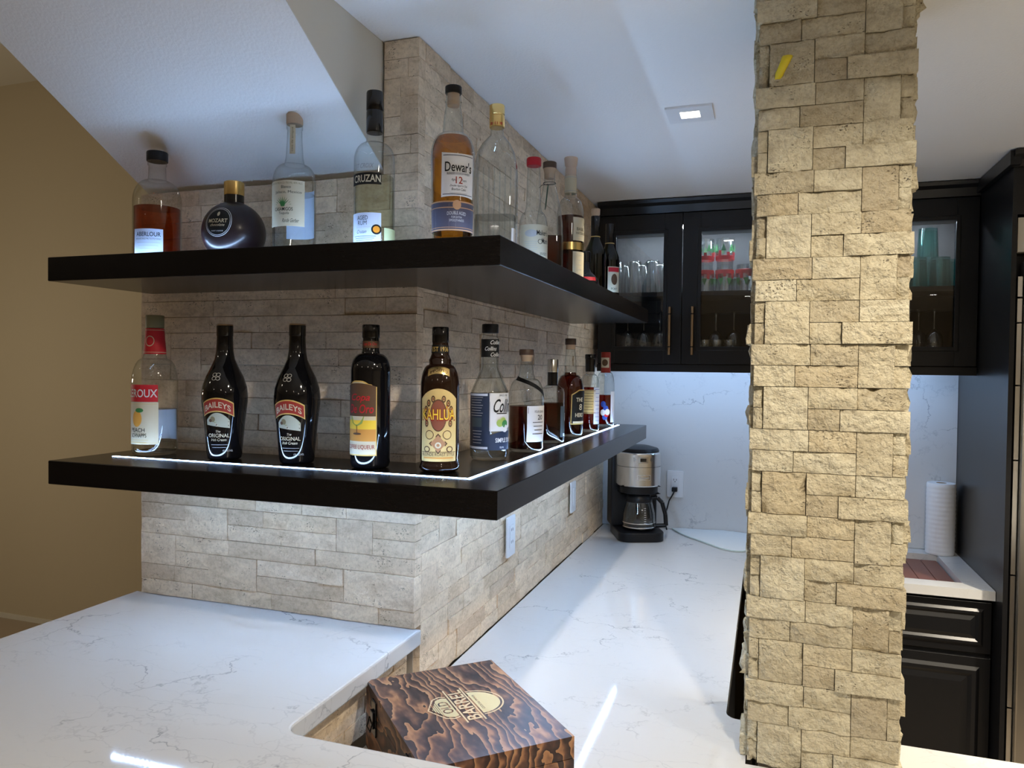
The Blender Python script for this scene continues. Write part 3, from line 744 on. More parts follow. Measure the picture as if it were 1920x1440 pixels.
B = mk('rum_bottle', 'tall clear rum bottle with long black cap and pale blue label', on_up(-.759, 1.345),
       [(.039, 0), (.041, .012), (.041, .190)]+curve((.041, .190), (.018, .226), 6)+[(.0165, .236), (.0155, .26), (.0155, .285)], 'glass')
B.liquid(.158, 'liq_pale'); B.cap([(.0168, .247), (.0172, .249), (.0172, .288), (.0166, .289), (.0166, .291), (.0172, .292), (.0172, .326), (.0160, .329)], 'black_gl')
l = B.label(-30, .147, .070, .023, 'p_black'); B.text(l, 'CRUZAN', -24, .147, .058, 'p_cream', .0145, .018)
l = B.label(-30, .049, .070, .062, 'p_wblue'); B.text(l, 'AGED', -34, .070, .024, 'p_navy', .0085); B.text(l, 'RUM', -34, .060, .020, 'p_navy', .0085)
B.text(l, 'SINGLE ORIGIN', -32, .052, .032, 'p_grey', .003); B.text(l, 'Cruzan', -36, .043, .022, 'p_navy', .007, 0, .5); lines(B, l, -30, .022, .034, 4, .05, 'p_blue')
B.put(disc_shape(.0100), 6, .047, 'p_black', l, .0011, 'print'); B.put(disc_shape(.0066), 6, .047, 'p_orange', l, .0014, 'print')
B.label(70, .034, .06, .036, 'p_lightgreen', name='back_label'); B.text(None, 'ST CROIX', -30, .172, .040, 'p_grey', .009, 0, .3)
B = mk('scotch_bottle', 'golden scotch bottle with white label reading 12 at the shelf corner', on_up(-.583, 1.335),
       [(.038, 0), (.0385, .03), (.041, .12), (.0425, .180)]+curve((.0425, .182), (.021, .226), 7)+[(.0195, .236), (.0185, .255), (.0150, .277), (.0150, .285), (.0165, .287), (.0150, .290), (.0145, .305)], 'glass')
B.liquid(.219, 'liq_amber'); B.cap([(.0155, .303), (.0160, .304), (.0160, .316), (.0150, .317)], 'black_pl'); B.cap([(.0118, .280), (.0118, .3035)], 'cork', 'stopper')
l = B.label(17, .139, .068, .079, 'p_white', bot=lambda u: 1+.06*u*u, top=lambda u: 1+.06*u*u)
B.text(l, "Dewar's", 17, .154, .054, 'p_black', .019, .012); B.text(l, 'BLENDED SCOTCH WHISKY', 17, .141, .046, 'p_black', .0042, .005)
B.text(l, '12', 17, .129, .013, 'p_dred', .013, .01); B.text(l, 'Aged', 3, .129, .009, 'p_black', .006, 0, .3); B.text(l, 'Years', 31, .129, .010, 'p_black', .005, 0, .3)
B.text(l, 'Double Aged in Oak', 17, .118, .034, 'p_black', .005, 0, .3); B.text(l, 'Bourbon Casks', 17, .112, .028, 'p_black', .005, 0, .3); lines(B, l, 17, .104, .105, 2, .036, 'p_grey')
B.rect(l, 17, .175, .062, .0012, 'p_navy'); B.rect(l, 17, .1025, .062, .0012, 'p_navy')
l = B.label(0, .062, .20, .054, 'p_band', name='label')
for z, hh in ((.089, .0025), (.078, .0016), (.0365, .0022), (.041, .001)): B.rect(l, 0, z, .20, hh, 'p_copper')
B.put(disc_shape(.008, .009), 12, .083, 'p_copper', l, .0012, 'print'); B.text(l, 'DOUBLE AGED', 12, .068, .036, 'p_grey', .0065, .005, arch=.0015); B.text(l, 'FOR EXTRA', 12, .060, .020, 'p_grey', .0038); B.text(l, 'SMOOTHNESS', 12, .054, .028, 'p_grey', .0045)
n8 = 7
B = mk('vodka_bottle', 'large fluted square vodka bottle with gold cap, almost empty', on_up(-.565, 1.53),
       [(.044, 0, n8), (.045, .02, n8), (.045, .195, n8), (.044, .215, 6), (.040, .238, 5), (.031, .258, 3.5), (.021, .272, 2.4), (.0145, .280, 2), (.0140, .298, 2)], 'glass', rot=14, seg=64)
B.liquid(.103, 'liq_clear'); B.cap([(.0162, .296), (.0166, .298), (.0166, .320), (.0158, .321), (.0158, .323), (.0166, .324), (.0166, .342), (.0156, .344)], 'gold_m')
B.rect(None, 0, .302, .03, .006, 'p_red', .0026, 'neck_band')
for k in range(7):
    o = tube('flute', [(-.034+.0115*k, -.0452, .03), (-.034+.0115*k, -.0456, .20)], .0016, 'glass', B.t, 6)
B.text(None, 'KHOR', 84, .135, .11, 'p_grey', .018, vert=True)
l = B.label(62, .045, .05, .055, 'p_white'); B.rect(l, 62, .024, .05, .008, 'p_red'); B.text(l, 'VODKA', 58, .050, .03, 'p_navy', .008, vert=True); B.text(l, 'SINCE', 80, .05, .02, 'p_grey', .005)
B = mk('bourbon_bottle', "clear long necked bourbon bottle with red wax cap and cream label", on_up(-.565, 1.80),
       [(.036, 0), (.0365, .02), (.0365, .120)]+curve((.0365, .122), (.022, .168), 6)+[(.0190, .180), (.0185, .184), (.0172, .24), (.0155, .29)], 'glass')
B.cap([(.0178, .283), (.0184, .285), (.0184, .300), (.0168, .303)], 'p_red'); B.liquid(.03, 'liq_amber')
l = B.label(12, .088, .088, .088, 'p_cream'); B.text(l, "Maker's", 40, .112, .034, 'p_black', .013, .01); B.text(l, 'Mark', 52, .092, .022, 'p_black', .013, .012); B.text(l, 'WHISKY', 44, .060, .022, 'p_black', .008)
lines(B, l, -8, .060, .090, 7, .034, 'p_grey'); B.put(disc_shape(.016, .009), -8, .110, 'p_grey', l, .001, 'print'); B.put(disc_shape(.006), 28, .090, 'p_black', l, .001, 'print'); B.put(disc_shape(.0048), 28, .090, 'p_cream', l, .0013, 'print')
B = mk('decanter_bottle', 'square tapered whisky bottle with walnut stopper and dark green hang tag', on_up(-.547, 1.88),
       [(.033, 0, 6), (.035, .03, 6), (.035, .130, 6), (.033, .160, 5), (.027, .200, 4), (.019, .240, 2.6), (.0145, .262, 2), (.0140, .282, 2)], 'glass', rot=20, seg=56)
B.liquid(.119, 'liq_dark'); B.cap([(.0125, .270), (.0140, .284), (.0165, .296)], 'cork', 'stopper'); B.cap([(.0170, .296), (.0176, .298), (.0176, .311), (.0165, .312)], 'walnut')
l = B.label(90, .100, .045, .12, 'p_slate'); B.text(l, 'PX', 90, .11, .02, 'p_grey', .02); B.label(-60, .05, .02, .08, 'p_green')
tg = bmesh.new(); add_box(tg, -.031, -.029, -.030, .002, .188, .245, 0); tgo = from_bm('hang_tag', tg, 'p_dgreen', B.t); tgo.rotation_euler = (0, .10, 0)
tube('string', [(.0165*math.cos(a), .0165*math.sin(a), .258) for a in [2*PI*i/16 for i in range(17)]]+[(-.02, -.015, .25), (-.028, -.012, .243)], .0008, 'p_black', B.t, 5)
B = mk('bourbon_bottle', 'rounded bourbon bottle with pale wooden stopper and bronze belt', on_up(-.515, 1.975),
       [(.037, 0), (.037, .02), (.037, .178)]+curve((.037, .180), (.0175, .238), 7)+[(.0160, .248), (.0155, .30)], 'glass')
B.liquid(.188, 'liq_dark'); B.cap([(.0140, .292), (.0150, .305), (.0150, .318), (.0142, .319), (.0142, .322), (.0165, .326), (.0185, .345), (.0170, .347)], 'cork_light', 'stopper')
l = B.label(0, .273, .096, .046, 'p_cream', name='neck_label'); B.rect(l, 0, .292, .09, .0015, 'p_grey', .0012); B.rect(l, 0, .255, .09, .0015, 'p_grey', .0012)
l = B.label(62, .150, .065, .062, 'p_cream'); B.text(l, 'BASIL', 48, .150, .026, 'p_black', .008); B.text(l, "HAYDEN'S", 50, .139, .032, 'p_black', .007); lines(B, l, 50, .124, .131, 2, .028, 'p_grey')
l = B.label(62, .046, .065, .088, 'p_cream'); lines(B, l, 46, .03, .080, 5, .016, 'p_grey')
B.label(0, .105, .228, .020, 'gold_m', name='belt', off=.0012)
B = mk('liqueur_bottle', 'small round black liqueur bottle with red sash before the green bottles', on_up(-.560, 2.35),
       [(.034, 0)]+[(.044*math.cos(a), .045+.044*math.sin(a)) for a in [math.radians(-45+12*i) for i in range(1, 9)]]+[(.020, .085), (.014, .098), (.012, .130)], 'dark_glass')
B.cap([(.0145, .120), (.0145, .150), (.012, .153)], 'black_gl'); l = B.label(15, .062, .05, .012, 'p_red', name='sash'); B.put(disc_shape(.018, .016), 42, .032, 'p_wblue', name='label')
def green_bottle(label, x, y, cork):
    B = mk('wine_bottle', label, on_up(x, y), [(.036, 0), (.0365, .02), (.0365, .165)]+scurve((.0365, .170), (.0150, .240), 7)+[(.0145, .30)], 'glass_green')
    B.liquid(.19, 'liq_dark')
    B.cap([(.0152, .232), (.0155, .233), (.0155, .302), (.0150, .304)], 'black_gl', 'foil'); B.rect(None, 0, .233, .06, .003, 'p_gold', .0012, 'neck_band')
    if cork: B.cap([(.0125, .304), (.0150, .310), (.0155, .328), (.0140, .330)], 'cork', 'stopper')
    return B
B = green_bottle('dark green bottle with cork stopper at the far end of upper shelf', -.575, 2.55, True); l = B.label(35, .022, .03, .03, 'p_black'); B.rect(l, 35, .016, .03, .014, 'p_red')
B = green_bottle('dark green bottle with red and white label, last on the upper shelf', -.555, 2.70, False)
l = B.label(30, .100, .05, .092, 'p_cream'); B.rect(l, 30, .135, .044, .016, 'p_red'); B.put(disc_shape(.012, .02), 30, .10, 'p_brownp', l, .0012, 'print'); B.text(l, 'PORT', 30, .066, .024, 'p_black', .008)
# ---- lower shelf
B = mk('schnapps_bottle', 'clear peach schnapps bottle with red neck label, leftmost on lower shelf', on_lo(-1.325, 1.352),
       [(.047, 0), (.0485, .012), (.0485, .160)]+curve((.0485, .162), (.026, .218), 7)+[(.0235, .228), (.0190, .288), (.0175, .29)], 'glass')
B.liquid(.103, 'liq_clear'); B.cap([(.0190, .287), (.0195, .289), (.0195, .314), (.0185, .316)], 'p_olive')
l = B.label(0, .257, .13, .058, 'p_red', name='neck_label'); B.rect(l, 0, .282, .12, .001, 'p_cream'); B.rect(l, 0, .232, .14, .001, 'p_cream'); B.put(disc_shape(.010, .012, 20, 1, .85), -30, .257, 'p_cream', l, .001, 'print')
l = B.label(-46, .140, .090, .038, 'p_red'); B.text(l, 'LEROUX', -38, .140, .074, 'p_white', .018, .012)
l = B.label(-46, .073, .092, .094, 'p_cream'); B.put(disc_shape(.013, .018), -48, .083, 'p_peach', l, .001, 'print'); B.put(disc_shape(.010, .005), -40, .102, 'p_green', l, .0013, 'print')
B.text(l, 'PEACH', -46, .058, .036, 'p_black', .009, .005); B.text(l, 'SCHNAPPS', -44, .046, .040, 'p_black', .009, .003); lines(B, l, -46, .031, .036, 2, .05, 'p_tan')
for zz in (.116, .029): B.rect(l, -46, zz, .086, .0008, 'p_tan')
B.label(138, .066, .075, .070, 'p_wblue', name='back_label', off=-.0034)
def cream_bottle(label, x, y, rot):
    B = mk('cream_liqueur_bottle', label, on_lo(x, y), [(.0355, 0), (.0365, .01), (.0425, .08), (.0480, .125), (.0482, .140), (.0460, .158), (.0390, .180), (.0290, .200), (.0210, .218), (.0180, .235), (.0168, .262), (.0165, .290)], 'dark_glass')
    B.cap([(.0170, .268), (.0174, .269), (.0174, .290), (.0165, .2905)], 'black_gl'); B.cap([(.0168, .2906), (.0166, .2932), (.0150, .2938)], 'bronze', 'cap_top')
    a = rot
    l = B.put(grid_shape(.070, .030, 16, 4, lambda u: 1-.75*u*u, lambda u: 1+.75*u*u), a, .120, 'p_gold', name='label')
    B.put(grid_shape(.066, .025, 16, 4, lambda u: 1-.85*u*u, lambda u: 1+.85*u*u), a, .120, 'p_dred', l, .0009, 'print')
    B.text(l, 'BAILEYS', a, .1205, .056, 'p_cream', .0125, .012, arch=.0105)
    B.put(grid_shape(.050, .034, 14, 4, lambda u: 1-.95*u*u, lambda u: .75+.2*u), a, .086, 'p_mist', l, .0008, 'picture')
    B.put(disc_shape(.0055, .006), a-13, .089, 'p_olive', l, .0011, 'print'); B.put(disc_shape(.0035, .0035), a-20, .086, 'p_brownp', l, .0012, 'print')
    for q in range(5): B.put(poly_shape([(-.012+.003*q, -.001-.0022*q), (.022, .003-.0042*q), (.023, .0012-.0042*q), (-.004, -.0035-.0022*q)]), a+1, .086, ['p_lime', 'p_olive', 'p_cream', 'p_brownp', 'p_cream'][q], l, .0013, 'print')
    B.text(l, 'The', a+2, .063, .009, 'p_cream', .005, 0, .3); B.text(l, 'ORIGINAL', a+2, .054, .044, 'p_cream', .008, .003); B.text(l, 'Irish Cream', a+2, .045, .032, 'p_cream', .006, 0, .3)
    lines(B, l, a+4, .028, .034, 2, .036, 'p_grey', .0006); B.text(l, '17% ALC/VOL', a+30, .021, .020, 'p_grey', .004)
    for q in (-1, 1): B.put(disc_shape(.0050, .0042, 16, 1, .72), a-6+q*6, .184, 'p_grey', l, .001, 'print'); B.put(disc_shape(.0050, .0042, 16, 1, .72), a-6+q*6, .176, 'p_grey', l, .001, 'print')
    return B
cream_bottle('black cream liqueur bottle with red arched label, beside the peach schnapps', -1.125, 1.345, -20)
cream_bottle('black cream liqueur bottle with red arched label, second from the schnapps', -.944, 1.352, -24)
B = mk('coffee_liqueur_bottle', 'dark round shouldered coffee liqueur bottle with sunset cup label', on_lo(-.767, 1.350),
       [(.0385, 0), (.040, .01), (.040, .195)]+curve((.040, .197), (.0185, .232), 7)+[(.0168, .24), (.0160, .28)], 'dark_glass')
B.cap([(.0172, .263), (.0178, .265), (.0178, .288), (.0170, .290)], 'black_gl'); l = B.label(-10, .250, .06, .014, 'p_brownp', name='neck_label'); B.text(l, 'Copa De Oro', -12, .250, .030, 'p_red', .008, 0, .3)
ar = lambda u: 1 if abs(u) < .0 else (1.0 if abs(u) < .15 else 1-.10*min(1, (abs(u)-.15)/.45)**2-(.06 if abs(u) > .72 else 0))
l = B.label(-38, .102, .078, .150, 'p_gold', top=ar); l2 = B.put(grid_shape(.074, .145, 14, 6, ar), -38, .102, 'p_cream', l, .0009, 'print')
B.put(grid_shape(.074, .066, 14, 3, lambda u: 1-.2*u*u), -38, .139, 'p_brownp', l, .0011, 'print'); B.put(grid_shape(.074, .024, 14, 3), -38, .068, 'p_sunset', l, .0011, 'print'); B.put(grid_shape(.074, .02, 14, 3), -38, .088, 'p_yellow2', l, .0010, 'print')
B.text(l, 'Copa', -32, .142, .042, 'p_red', .018, .012, .3, off=.0016); B.text(l, 'De Oro', -30, .121, .054, 'p_red', .018, .012, .2, off=.0016)
B.put(poly_shape([(-.016, .008), (.016, .008), (.012, -.006), (.003, -.011), (-.003, -.011), (-.012, -.006)]), -40, .098, 'p_lime', l, .0017, 'print'); B.rect(l, -40, .080, .0016, .016, 'p_brownp', .0017); B.put(disc_shape(.010, .0022), -40, .071, 'p_brownp', l, .0017, 'print')
B.text(l, 'COFFEE LIQUEUR', -34, .044, .064, 'p_dred', .010, .005, off=.0016); B.text(l, 'MEXICO', -46, .033, .022, 'p_grey', .004, off=.0016)
B = mk('coffee_liqueur_bottle', 'brown coffee liqueur bottle with ornate yellow arched label at the shelf corner', on_lo(-.617, 1.360),
       [(.0385, 0), (.040, .006), (.040, .014), (.0375, .019), (.0385, .026), (.0385, .160)]+curve((.0385, .162), (.023, .210), 6)+[(.0215, .212), (.0222, .220), (.0200, .224), (.0172, .232), (.0155, .255), (.0150, .275)], 'brown_glass')
B.cap([(.0160, .254), (.0165, .256), (.0165, .283), (.0155, .285)], 'black_gl'); l = B.label(0, .241, .06, .016, 'p_black', name='neck_label'); B.text(l, 'EST 1936', 0, .241, .034, 'p_gold', .009)
l = B.put(grid_shape(.044, .014, 12, 2, lambda u: 1-.8*u*u, lambda u: 1+.8*u*u), -5, .200, 'gold_m', name='seal'); B.text(l, 'IMPORTED', -5, .200, .034, 'p_brownp', .005, arch=.005)
ka = lambda u: 1-.28*u*u
l = B.label(-4, .093, .078, .142, 'p_tan', top=ka)
for q in (-1, 1):
    for k in range(5):
        a = math.radians(90-q*(22+24*k)); B.put(disc_shape(.0042, .0070, 14, 1, .55), -4+math.degrees(.027*math.cos(a)/.0385), .112+.034*math.sin(a), 'p_brownp', l, .0011, 'print')
        B.put(disc_shape(.0016, .0026, 10, 1), -4+math.degrees(.027*math.cos(a)/.0385), .112+.034*math.sin(a), 'p_rust', l, .0011, 'print')
    B.put(disc_shape(.007, .006, 14, 1, .7), -4+q*34, .046, 'p_brownp', l, .0011, 'print')
    B.put(disc_shape(.009, .009, 16, 1, .85), -4+q*26, .074, 'p_brownp', l, .0011, 'print')
B.put(disc_shape(.0150, .030), -4, .112, 'p_rust', l, .0010, 'print'); B.put(disc_shape(.0162, .0315, 28, 1, .93), -4, .112, 'p_brownp', l, .0013, 'print')
B.text(l, 'KAHLÚA', -4, .116, .070, 'p_dred', .030, .045, off=.0016); B.text(l, 'KAHLÚA', -4, .1165, .066, 'p_yellow2', .026, .005, off=.0020)
B.put(poly_shape([(0, .020), (.018, 0), (0, -.020), (-.018, 0)]), -4, .057, 'p_brownp', l, .0014, 'print'); B.put(poly_shape([(0, .017), (.015, 0), (0, -.017), (-.015, 0)]), -4, .057, 'p_copper', l, .0017, 'print'); B.put(disc_shape(.006, .006, 14, 1, .5), -4, .054, 'p_cream', l, .002, 'print')
B.rect(l, -4, .0405, .074, .001, 'p_brownp'); B.text(l, 'BLONDE ROAST STYLE', -4, .036, .068, 'p_brownp', .0062, .006); B.rect(l, -4, .029, .062, .003, 'p_sunset')
B = mk('syrup_bottle', 'clear simple syrup bottle with navy and white label and black cap', on_lo(-.592, 1.574),
       [(.040, 0), (.0425, .008), (.0425, .148), (.0415, .154), (.0290, .182), (.0215, .200), (.0195, .208), (.0195, .270), (.0165, .274), (.0160, .285)], 'glass')
B.liquid(.24, 'liq_clear'); B.cap([(.0180, .283), (.0185, .284), (.0185, .301), (.0175, .303)], 'black_pl')
l = B.label(15, .249, .075, .040, 'p_black', name='neck_label')
for z_, a_ in ((.262, 40), (.248, 5), (.235, 42)): B.text(l, 'Collins', a_, z_, .026, 'p_white', .009, .005, .4)
l = B.label(-48, .087, .074, .126, 'p_navy'); lines(B, l, -44, .10, .140, 8, .036, 'p_grey', .0010); B.rect(l, -42, .085, .028, .020, 'p_slate'); B.rect(l, -48, .029, .064, .005, 'p_wblue'); B.rect(l, -46, .146, .060, .005, 'p_wblue'); lines(B, l, -40, .040, .066, 5, .026, 'p_grey', .0010)
l = B.label(50, .108, .074, .084, 'p_white'); l3 = B.label(50, .045, .074, .042, 'p_navy', top=lambda u: 1+.5*(u+.2) if u > -1 else .6)
B.text(l, 'Collins', 52, .122, .060, 'p_black', .030, .012, .45); B.rect(l, 42, .105, .03, .0022, 'p_black'); B.text(l, 'SINCE 1988', 46, .145, .024, 'p_black', .004)
for dx, dz, mm in ((-8, 4, 'p_lime'), (4, 8, 'p_lime'), (10, 2, 'p_green'), (0, -6, 'p_white'), (10, -8, 'p_white')): B.put(disc_shape(.0085, .0085), 40+dx, .080+dz*.001, mm, l, .0014+.0001*abs(dx), 'print')
B.text(l3, 'SIMPLE SYRUP', 56, .046, .056, 'p_white', .010, .012); B.text(l3, '750 ML', 40, .030, .012, 'p_white', .004)
B = mk('whiskey_bottle', 'round shouldered whiskey bottle with black diagonal sash and white label', on_lo(-.567, 1.765),
       [(.041, 0), (.043, .01), (.0415, .03), (.044, .05), (.044, .125)]+curve((.044, .127), (.022, .180), 7)+[(.018, .192), (.0150, .215), (.0145, .235)], 'glass')
B.liquid(.112, 'liq_dark'); B.cap([(.0130, .222), (.0150, .236), (.0155, .238)], 'cork', 'stopper'); B.cap([(.0175, .238), (.0180, .239), (.0180, .250), (.0170, .252)], 'walnut')
B.put([(a_/15*.10-.04, .028-.05*(a_/15)**1.4+b_*.011) for b_ in (0, 1) for a_ in range(16)] and ([(a_/15*.10-.04, .028-.05*(a_/15)**1.4+b_*.011) for b_ in (0, 1) for a_ in range(16)], [(k, k+1, k+17, k+16) for k in range(15)]), 18, .148, 'p_black', name='sash')
l = B.label(44, .070, .062, .088, 'p_white'); B.text(l, 'FOUR GRAIN', 48, .100, .030, 'p_black', .006); B.text(l, '20', 50, .086, .016, 'p_black', .012, .01); lines(B, l, 44, .046, .074, 4, .034, 'p_black', .0016); B.put(stroke_shape([(-.028, -.040), (.028, -.040), (.028, .040), (-.028, .040)], .0012, True), 44, .070, 'p_black', l, .001, 'print')
B = mk('gin_bottle', 'square shouldered bottle with silver capped stopper and dark G label', on_lo(-.566, 2.0),
       [(.031, 0, 6), (.032, .012, 6), (.032, .140, 6), (.030, .150, 5), (.020, .156, 3), (.0135, .162, 2), (.0130, .20, 2)], 'glass', rot=20, seg=56)
B.liquid(.110, 'liq_dark'); B.cap([(.0142, .158), (.0145, .160), (.0145, .195)], 'black_gl', 'neck_band'); B.cap([(.0148, .195), (.0152, .197), (.0152, .229), (.0142, .231)], 'steel_b')
l = B.label(68, .060, .056, .085, 'p_slate'); B.text(l, 'G', 62, .072, .018, 'p_white', .022); B.rect(l, 50, .024, .014, .008, 'p_wblue'); B.text(l, 'GIN', 74, .035, .014, 'p_grey', .006)
B = mk('bourbon_bottle', 'dark red bourbon bottle with bulbous shoulder and black gold edged label', on_lo(-.572, 2.218),
       [(.038, 0), (.0385, .01), (.0415, .100), (.0425, .135)]+curve((.0425, .137), (.021, .186), 7)+[(.0185, .196), (.0175, .23), (.0135, .262), (.0130, .275)], 'glass')
B.liquid(.194, 'liq_dark'); B.cap([(.0145, .264), (.0148, .278)], 'cork', 'stopper'); B.cap([(.0165, .278), (.0168, .279), (.0168, .295), (.0160, .297)], 'walnut')
l = B.label(48, .090, .062, .105, 'p_gold', top=lambda u: 1-.35*max(0, -u-.2)); B.put(grid_shape(.057, .099, 12, 4, lambda u: 1-.35*max(0, -u-.2)), 48, .090, 'p_black', l, .0010, 'print')
B.text(l, 'THE', 44, .112, .026, 'p_cream', .012, .012); B.text(l, '8', 50, .090, .012, 'p_cream', .018); B.text(l, 'HERD', 46, .066, .032, 'p_cream', .012, .012); B.rect(l, 48, .044, .048, .006, 'p_cream', .0014)
B = mk('bitters_bottle', 'slim bottle with black neck and tan label between two red whiskies', on_lo(-.556, 2.417),
       [(.030, 0), (.0305, .01), (.0305, .150)]+curve((.0305, .150), (.0150, .188), 6)+[(.0140, .20), (.0135, .24)], 'glass')
B.liquid(.145, 'liq_red'); B.cap([(.0158, .196), (.0160, .198), (.0165, .238), (.0175, .239), (.0175, .251), (.0165, .253)], 'black_gl')
l = B.label(-5, .098, .048, .078, 'p_tan'); B.rect(l, -5, .134, .044, .0016, 'p_brownp'); B.rect(l, -5, .062, .044, .0016, 'p_brownp'); lines(B, l, -8, .072, .126, 7, .034, 'p_brownp', .0014)
l = B.label(62, .085, .040, .120, 'p_wblue'); lines(B, l, 56, .036, .138, 9, .026, 'p_blue', .0012)
B = mk('cherry_liqueur_bottle', 'clear bottle of red liqueur with red capsule, last on the lower shelf', on_lo(-.555, 2.66),
       [(.031, 0), (.0325, .01), (.0325, .140)]+curve((.0325, .142), (.0165, .195), 7)+[(.0155, .21), (.0150, .26)], 'glass')
B.liquid(.112, 'liq_red'); B.cap([(.0170, .192), (.0172, .194), (.0172, .264), (.0160, .266)], 'p_dred', 'capsule'); l = B.label(-10, .228, .028, .036, 'p_cream', name='neck_label', off=.0028); B.put(disc_shape(.009, .012), -10, .228, 'p_brownp', l, .0034, 'print')
for a_, z_, mm in ((-12, .080, 'p_blue'), (4, .064, 'p_blue'), (8, .045, 'p_red'), (-2, .034, 'p_blue'), (-14, .05, 'p_white'), (14, .052, 'p_white')): B.put(disc_shape(.009, .011), a_, z_, mm, None, .0008+.0001*abs(a_)*.1, 'label')
B.label(60, .07, .028, .11, 'p_wblue', name='side_label')

# ================================================================== WOODEN BOX
zt = 1.04
def onz(px, py, z):
    d = ROT @ pixel_dir(px, py); return CAM+d*((z-CAMZ)/d.z)
A_, B_, C_ = [onz(*q, zt) for q in ((689, 1279), (921, 1237), (1077, 1380))]
ux = (B_-C_); lx = ux.length; ux.normalize(); uy = Vector((-ux.y, ux.x, 0)); wy = (A_-B_).dot(uy)
cen = C_+ux*lx/2+uy*wy/2; rz = math.atan2(ux.y, ux.x)
M['burnt'] = charred_wood(0)
t = thing('wooden_box', 'dark burnt pine box with branded OLD BARREL lid on the lower counter', 'box', (cen.x, cen.y, CTR+.001), rz)
hx, hy, hh = lx/2, wy/2, zt-CTR-.001
boxes('body', [(-hx, hx, -hy, -hy+.012, 0, hh-.037), (-hx, hx, hy-.012, hy, 0, hh-.037), (-hx, -hx+.012, -hy+.012, hy-.012, 0, hh-.037), (hx-.012, hx, -hy+.012, hy-.012, 0, hh-.037), (-hx+.012, hx-.012, -hy+.012, hy-.012, 0, .012)], 'burnt', t)
lid = boxes('lid', [(-hx, hx, -hy, hy, hh-.012, hh), (-hx, hx, -hy, -hy+.012, hh-.0358, hh-.012), (-hx, hx, hy-.012, hy, hh-.0358, hh-.012), (-hx, -hx+.012, -hy+.012, hy-.012, hh-.0358, hh-.012), (hx-.012, hx, -hy+.012, hy-.012, hh-.0358, hh-.012)], 'burnt', t)
for q in (-.62, .62):
    lb = bmesh.new(); xq = q*hx
    add_box(lb, xq-.014, xq+.014, hy, hy+.003, hh-.075, hh-.012, .001); add_box(lb, xq-.010, xq+.010, hy+.003, hy+.007, hh-.060, hh-.030, .001)
    add_tube(lb, [(xq-.012, hy+.007, hh-.045), (xq-.012, hy+.012, hh-.062), (xq+.012, hy+.012, hh-.062), (xq+.012, hy+.007, hh-.045)], .0015, 6)
    from_bm('latch', lb, 'black_gl', t)
M['brand'] = plain('branded_light_wood', (.66, .50, .28), .6); M['brand_fill'] = plain('branded_field', (.62, .52, .28), .6)
def on_lid(shape, x, y, mat, lift=.0004, name='brand_mark'):
    V, Fc = shape; me = bpy.data.meshes.new(name); me.from_pydata([(x+a, y+b, hh+lift) for a, b in V], [], Fc); me.update(); return link(name, me, mat, lid)
def lid_text(s_, x, y, w, h, mat, bold=0., lift=.0008):
    me = text_mesh(s_, w, h, bold)
    for v in me.vertices: v.co = (x+v.co.x, y+v.co.y, hh+lift)
    return link('lettering', me, mat, lid)
ox, oy = .004, -.004
lid_text('BARREL', ox, oy, .120, .026, 'brand', .012)
for yy in (.0165, -.0165): on_lid(stroke_shape([(-.066, yy), (.066, yy)], .003), ox, oy, 'brand')
hexp = [(-.040, .021), (-.044, .032), (-.038, .046), (0, .066), (.038, .046), (.044, .032), (.040, .021)]
on_lid(stroke_shape(hexp, .003), ox, oy, 'brand')
on_lid(poly_shape([(a*.88, .021+(b-.021)*.84) for a, b in hexp]), ox, oy, 'brand_fill', .0003)
lid_text('OLD', ox, oy+.034, .046, .019, 'burnt', .01, .0008)
for k in range(5): on_lid(stroke_shape([(-.036+.006*k, .046+.0035*k), (.036-.006*k, .046+.0035*k)], .0009), ox, oy, 'burnt', .0006)
dome = [(.048*math.cos(a), -.021-.052*math.sin(a)) for a in [PI*i/16 for i in range(17)]]
on_lid(stroke_shape(dome, .003), ox, oy, 'brand'); on_lid(poly_shape([(a*.9, -.021+(b+.021)*.9) for a, b in dome]), ox, oy, 'brand_fill', .0003)
lid_text('COCKTAIL SMOKER', ox, oy-.028, .058, .005, 'burnt', 0, .0008)

# ================================================================== COFFEE MAKER
t = thing('coffee_maker', 'black and stainless drip coffee maker in the counter corner', 'coffee maker', (-.535, 3.255, CTR+.001), math.radians(22))
def rr_prism(name, x0, x1, y0, y1, z0, z1, r, mat, par, bev=.003): return prism(name, rrect(x0, x1, y0, y1, r, 6), z0, z1, mat, par, bev)
rr_prism('base', -.098, .098, -.135, .125, 0, .038, .05, 'black_pl', t)
box('tower', -.108, .095, .015, .12, .038, .372, 'black_pl', t, .010)
hd = rr_prism('brew_head', -.093, .093, -.120, .105, .228, .372, .085, 'steel_b', t, .006)
rr_prism('seam', -.0936, .0936, -.1206, .10, .312, .3135, .085, 'black_pl', t, 0)
ldm = bmesh.new(); add_lathe(ldm, [(.090, .372), (.092, .376), (.086, .386), (.05, .396), (0, .398)], 32); lo = from_bm('lid', ldm, 'black_pl', t, smooth=.7); lo.location = (0, -.012, 0)
rr_prism('filter_basket', -.082, .082, -.108, .03, .196, .2275, .07, 'black_pl', t)
def on_head(u, z, off=.0015):           # wrap on the rounded front of the head
    a = u/.085; return (.0085*0+.085*math.sin(a)+(.008 if u > 0 else -.008)*0, -.120+.085-.085*math.cos(a)-off, z)
def head_patch(name, shape, u0, z0, mat, off, par=hd):
    V, Fc = shape; me = bpy.data.meshes.new(name); me.from_pydata([on_head(u0+a, z0+b, off) for a, b in V], [], Fc); me.update(); return link(name, me, mat, par)
head_patch('display', grid_shape(.044, .026, 8, 1), 0, .344, 'steel', .0012); head_patch('display_screen', grid_shape(.026, .014, 6, 1), 0, .344, 'black_gl', .002)
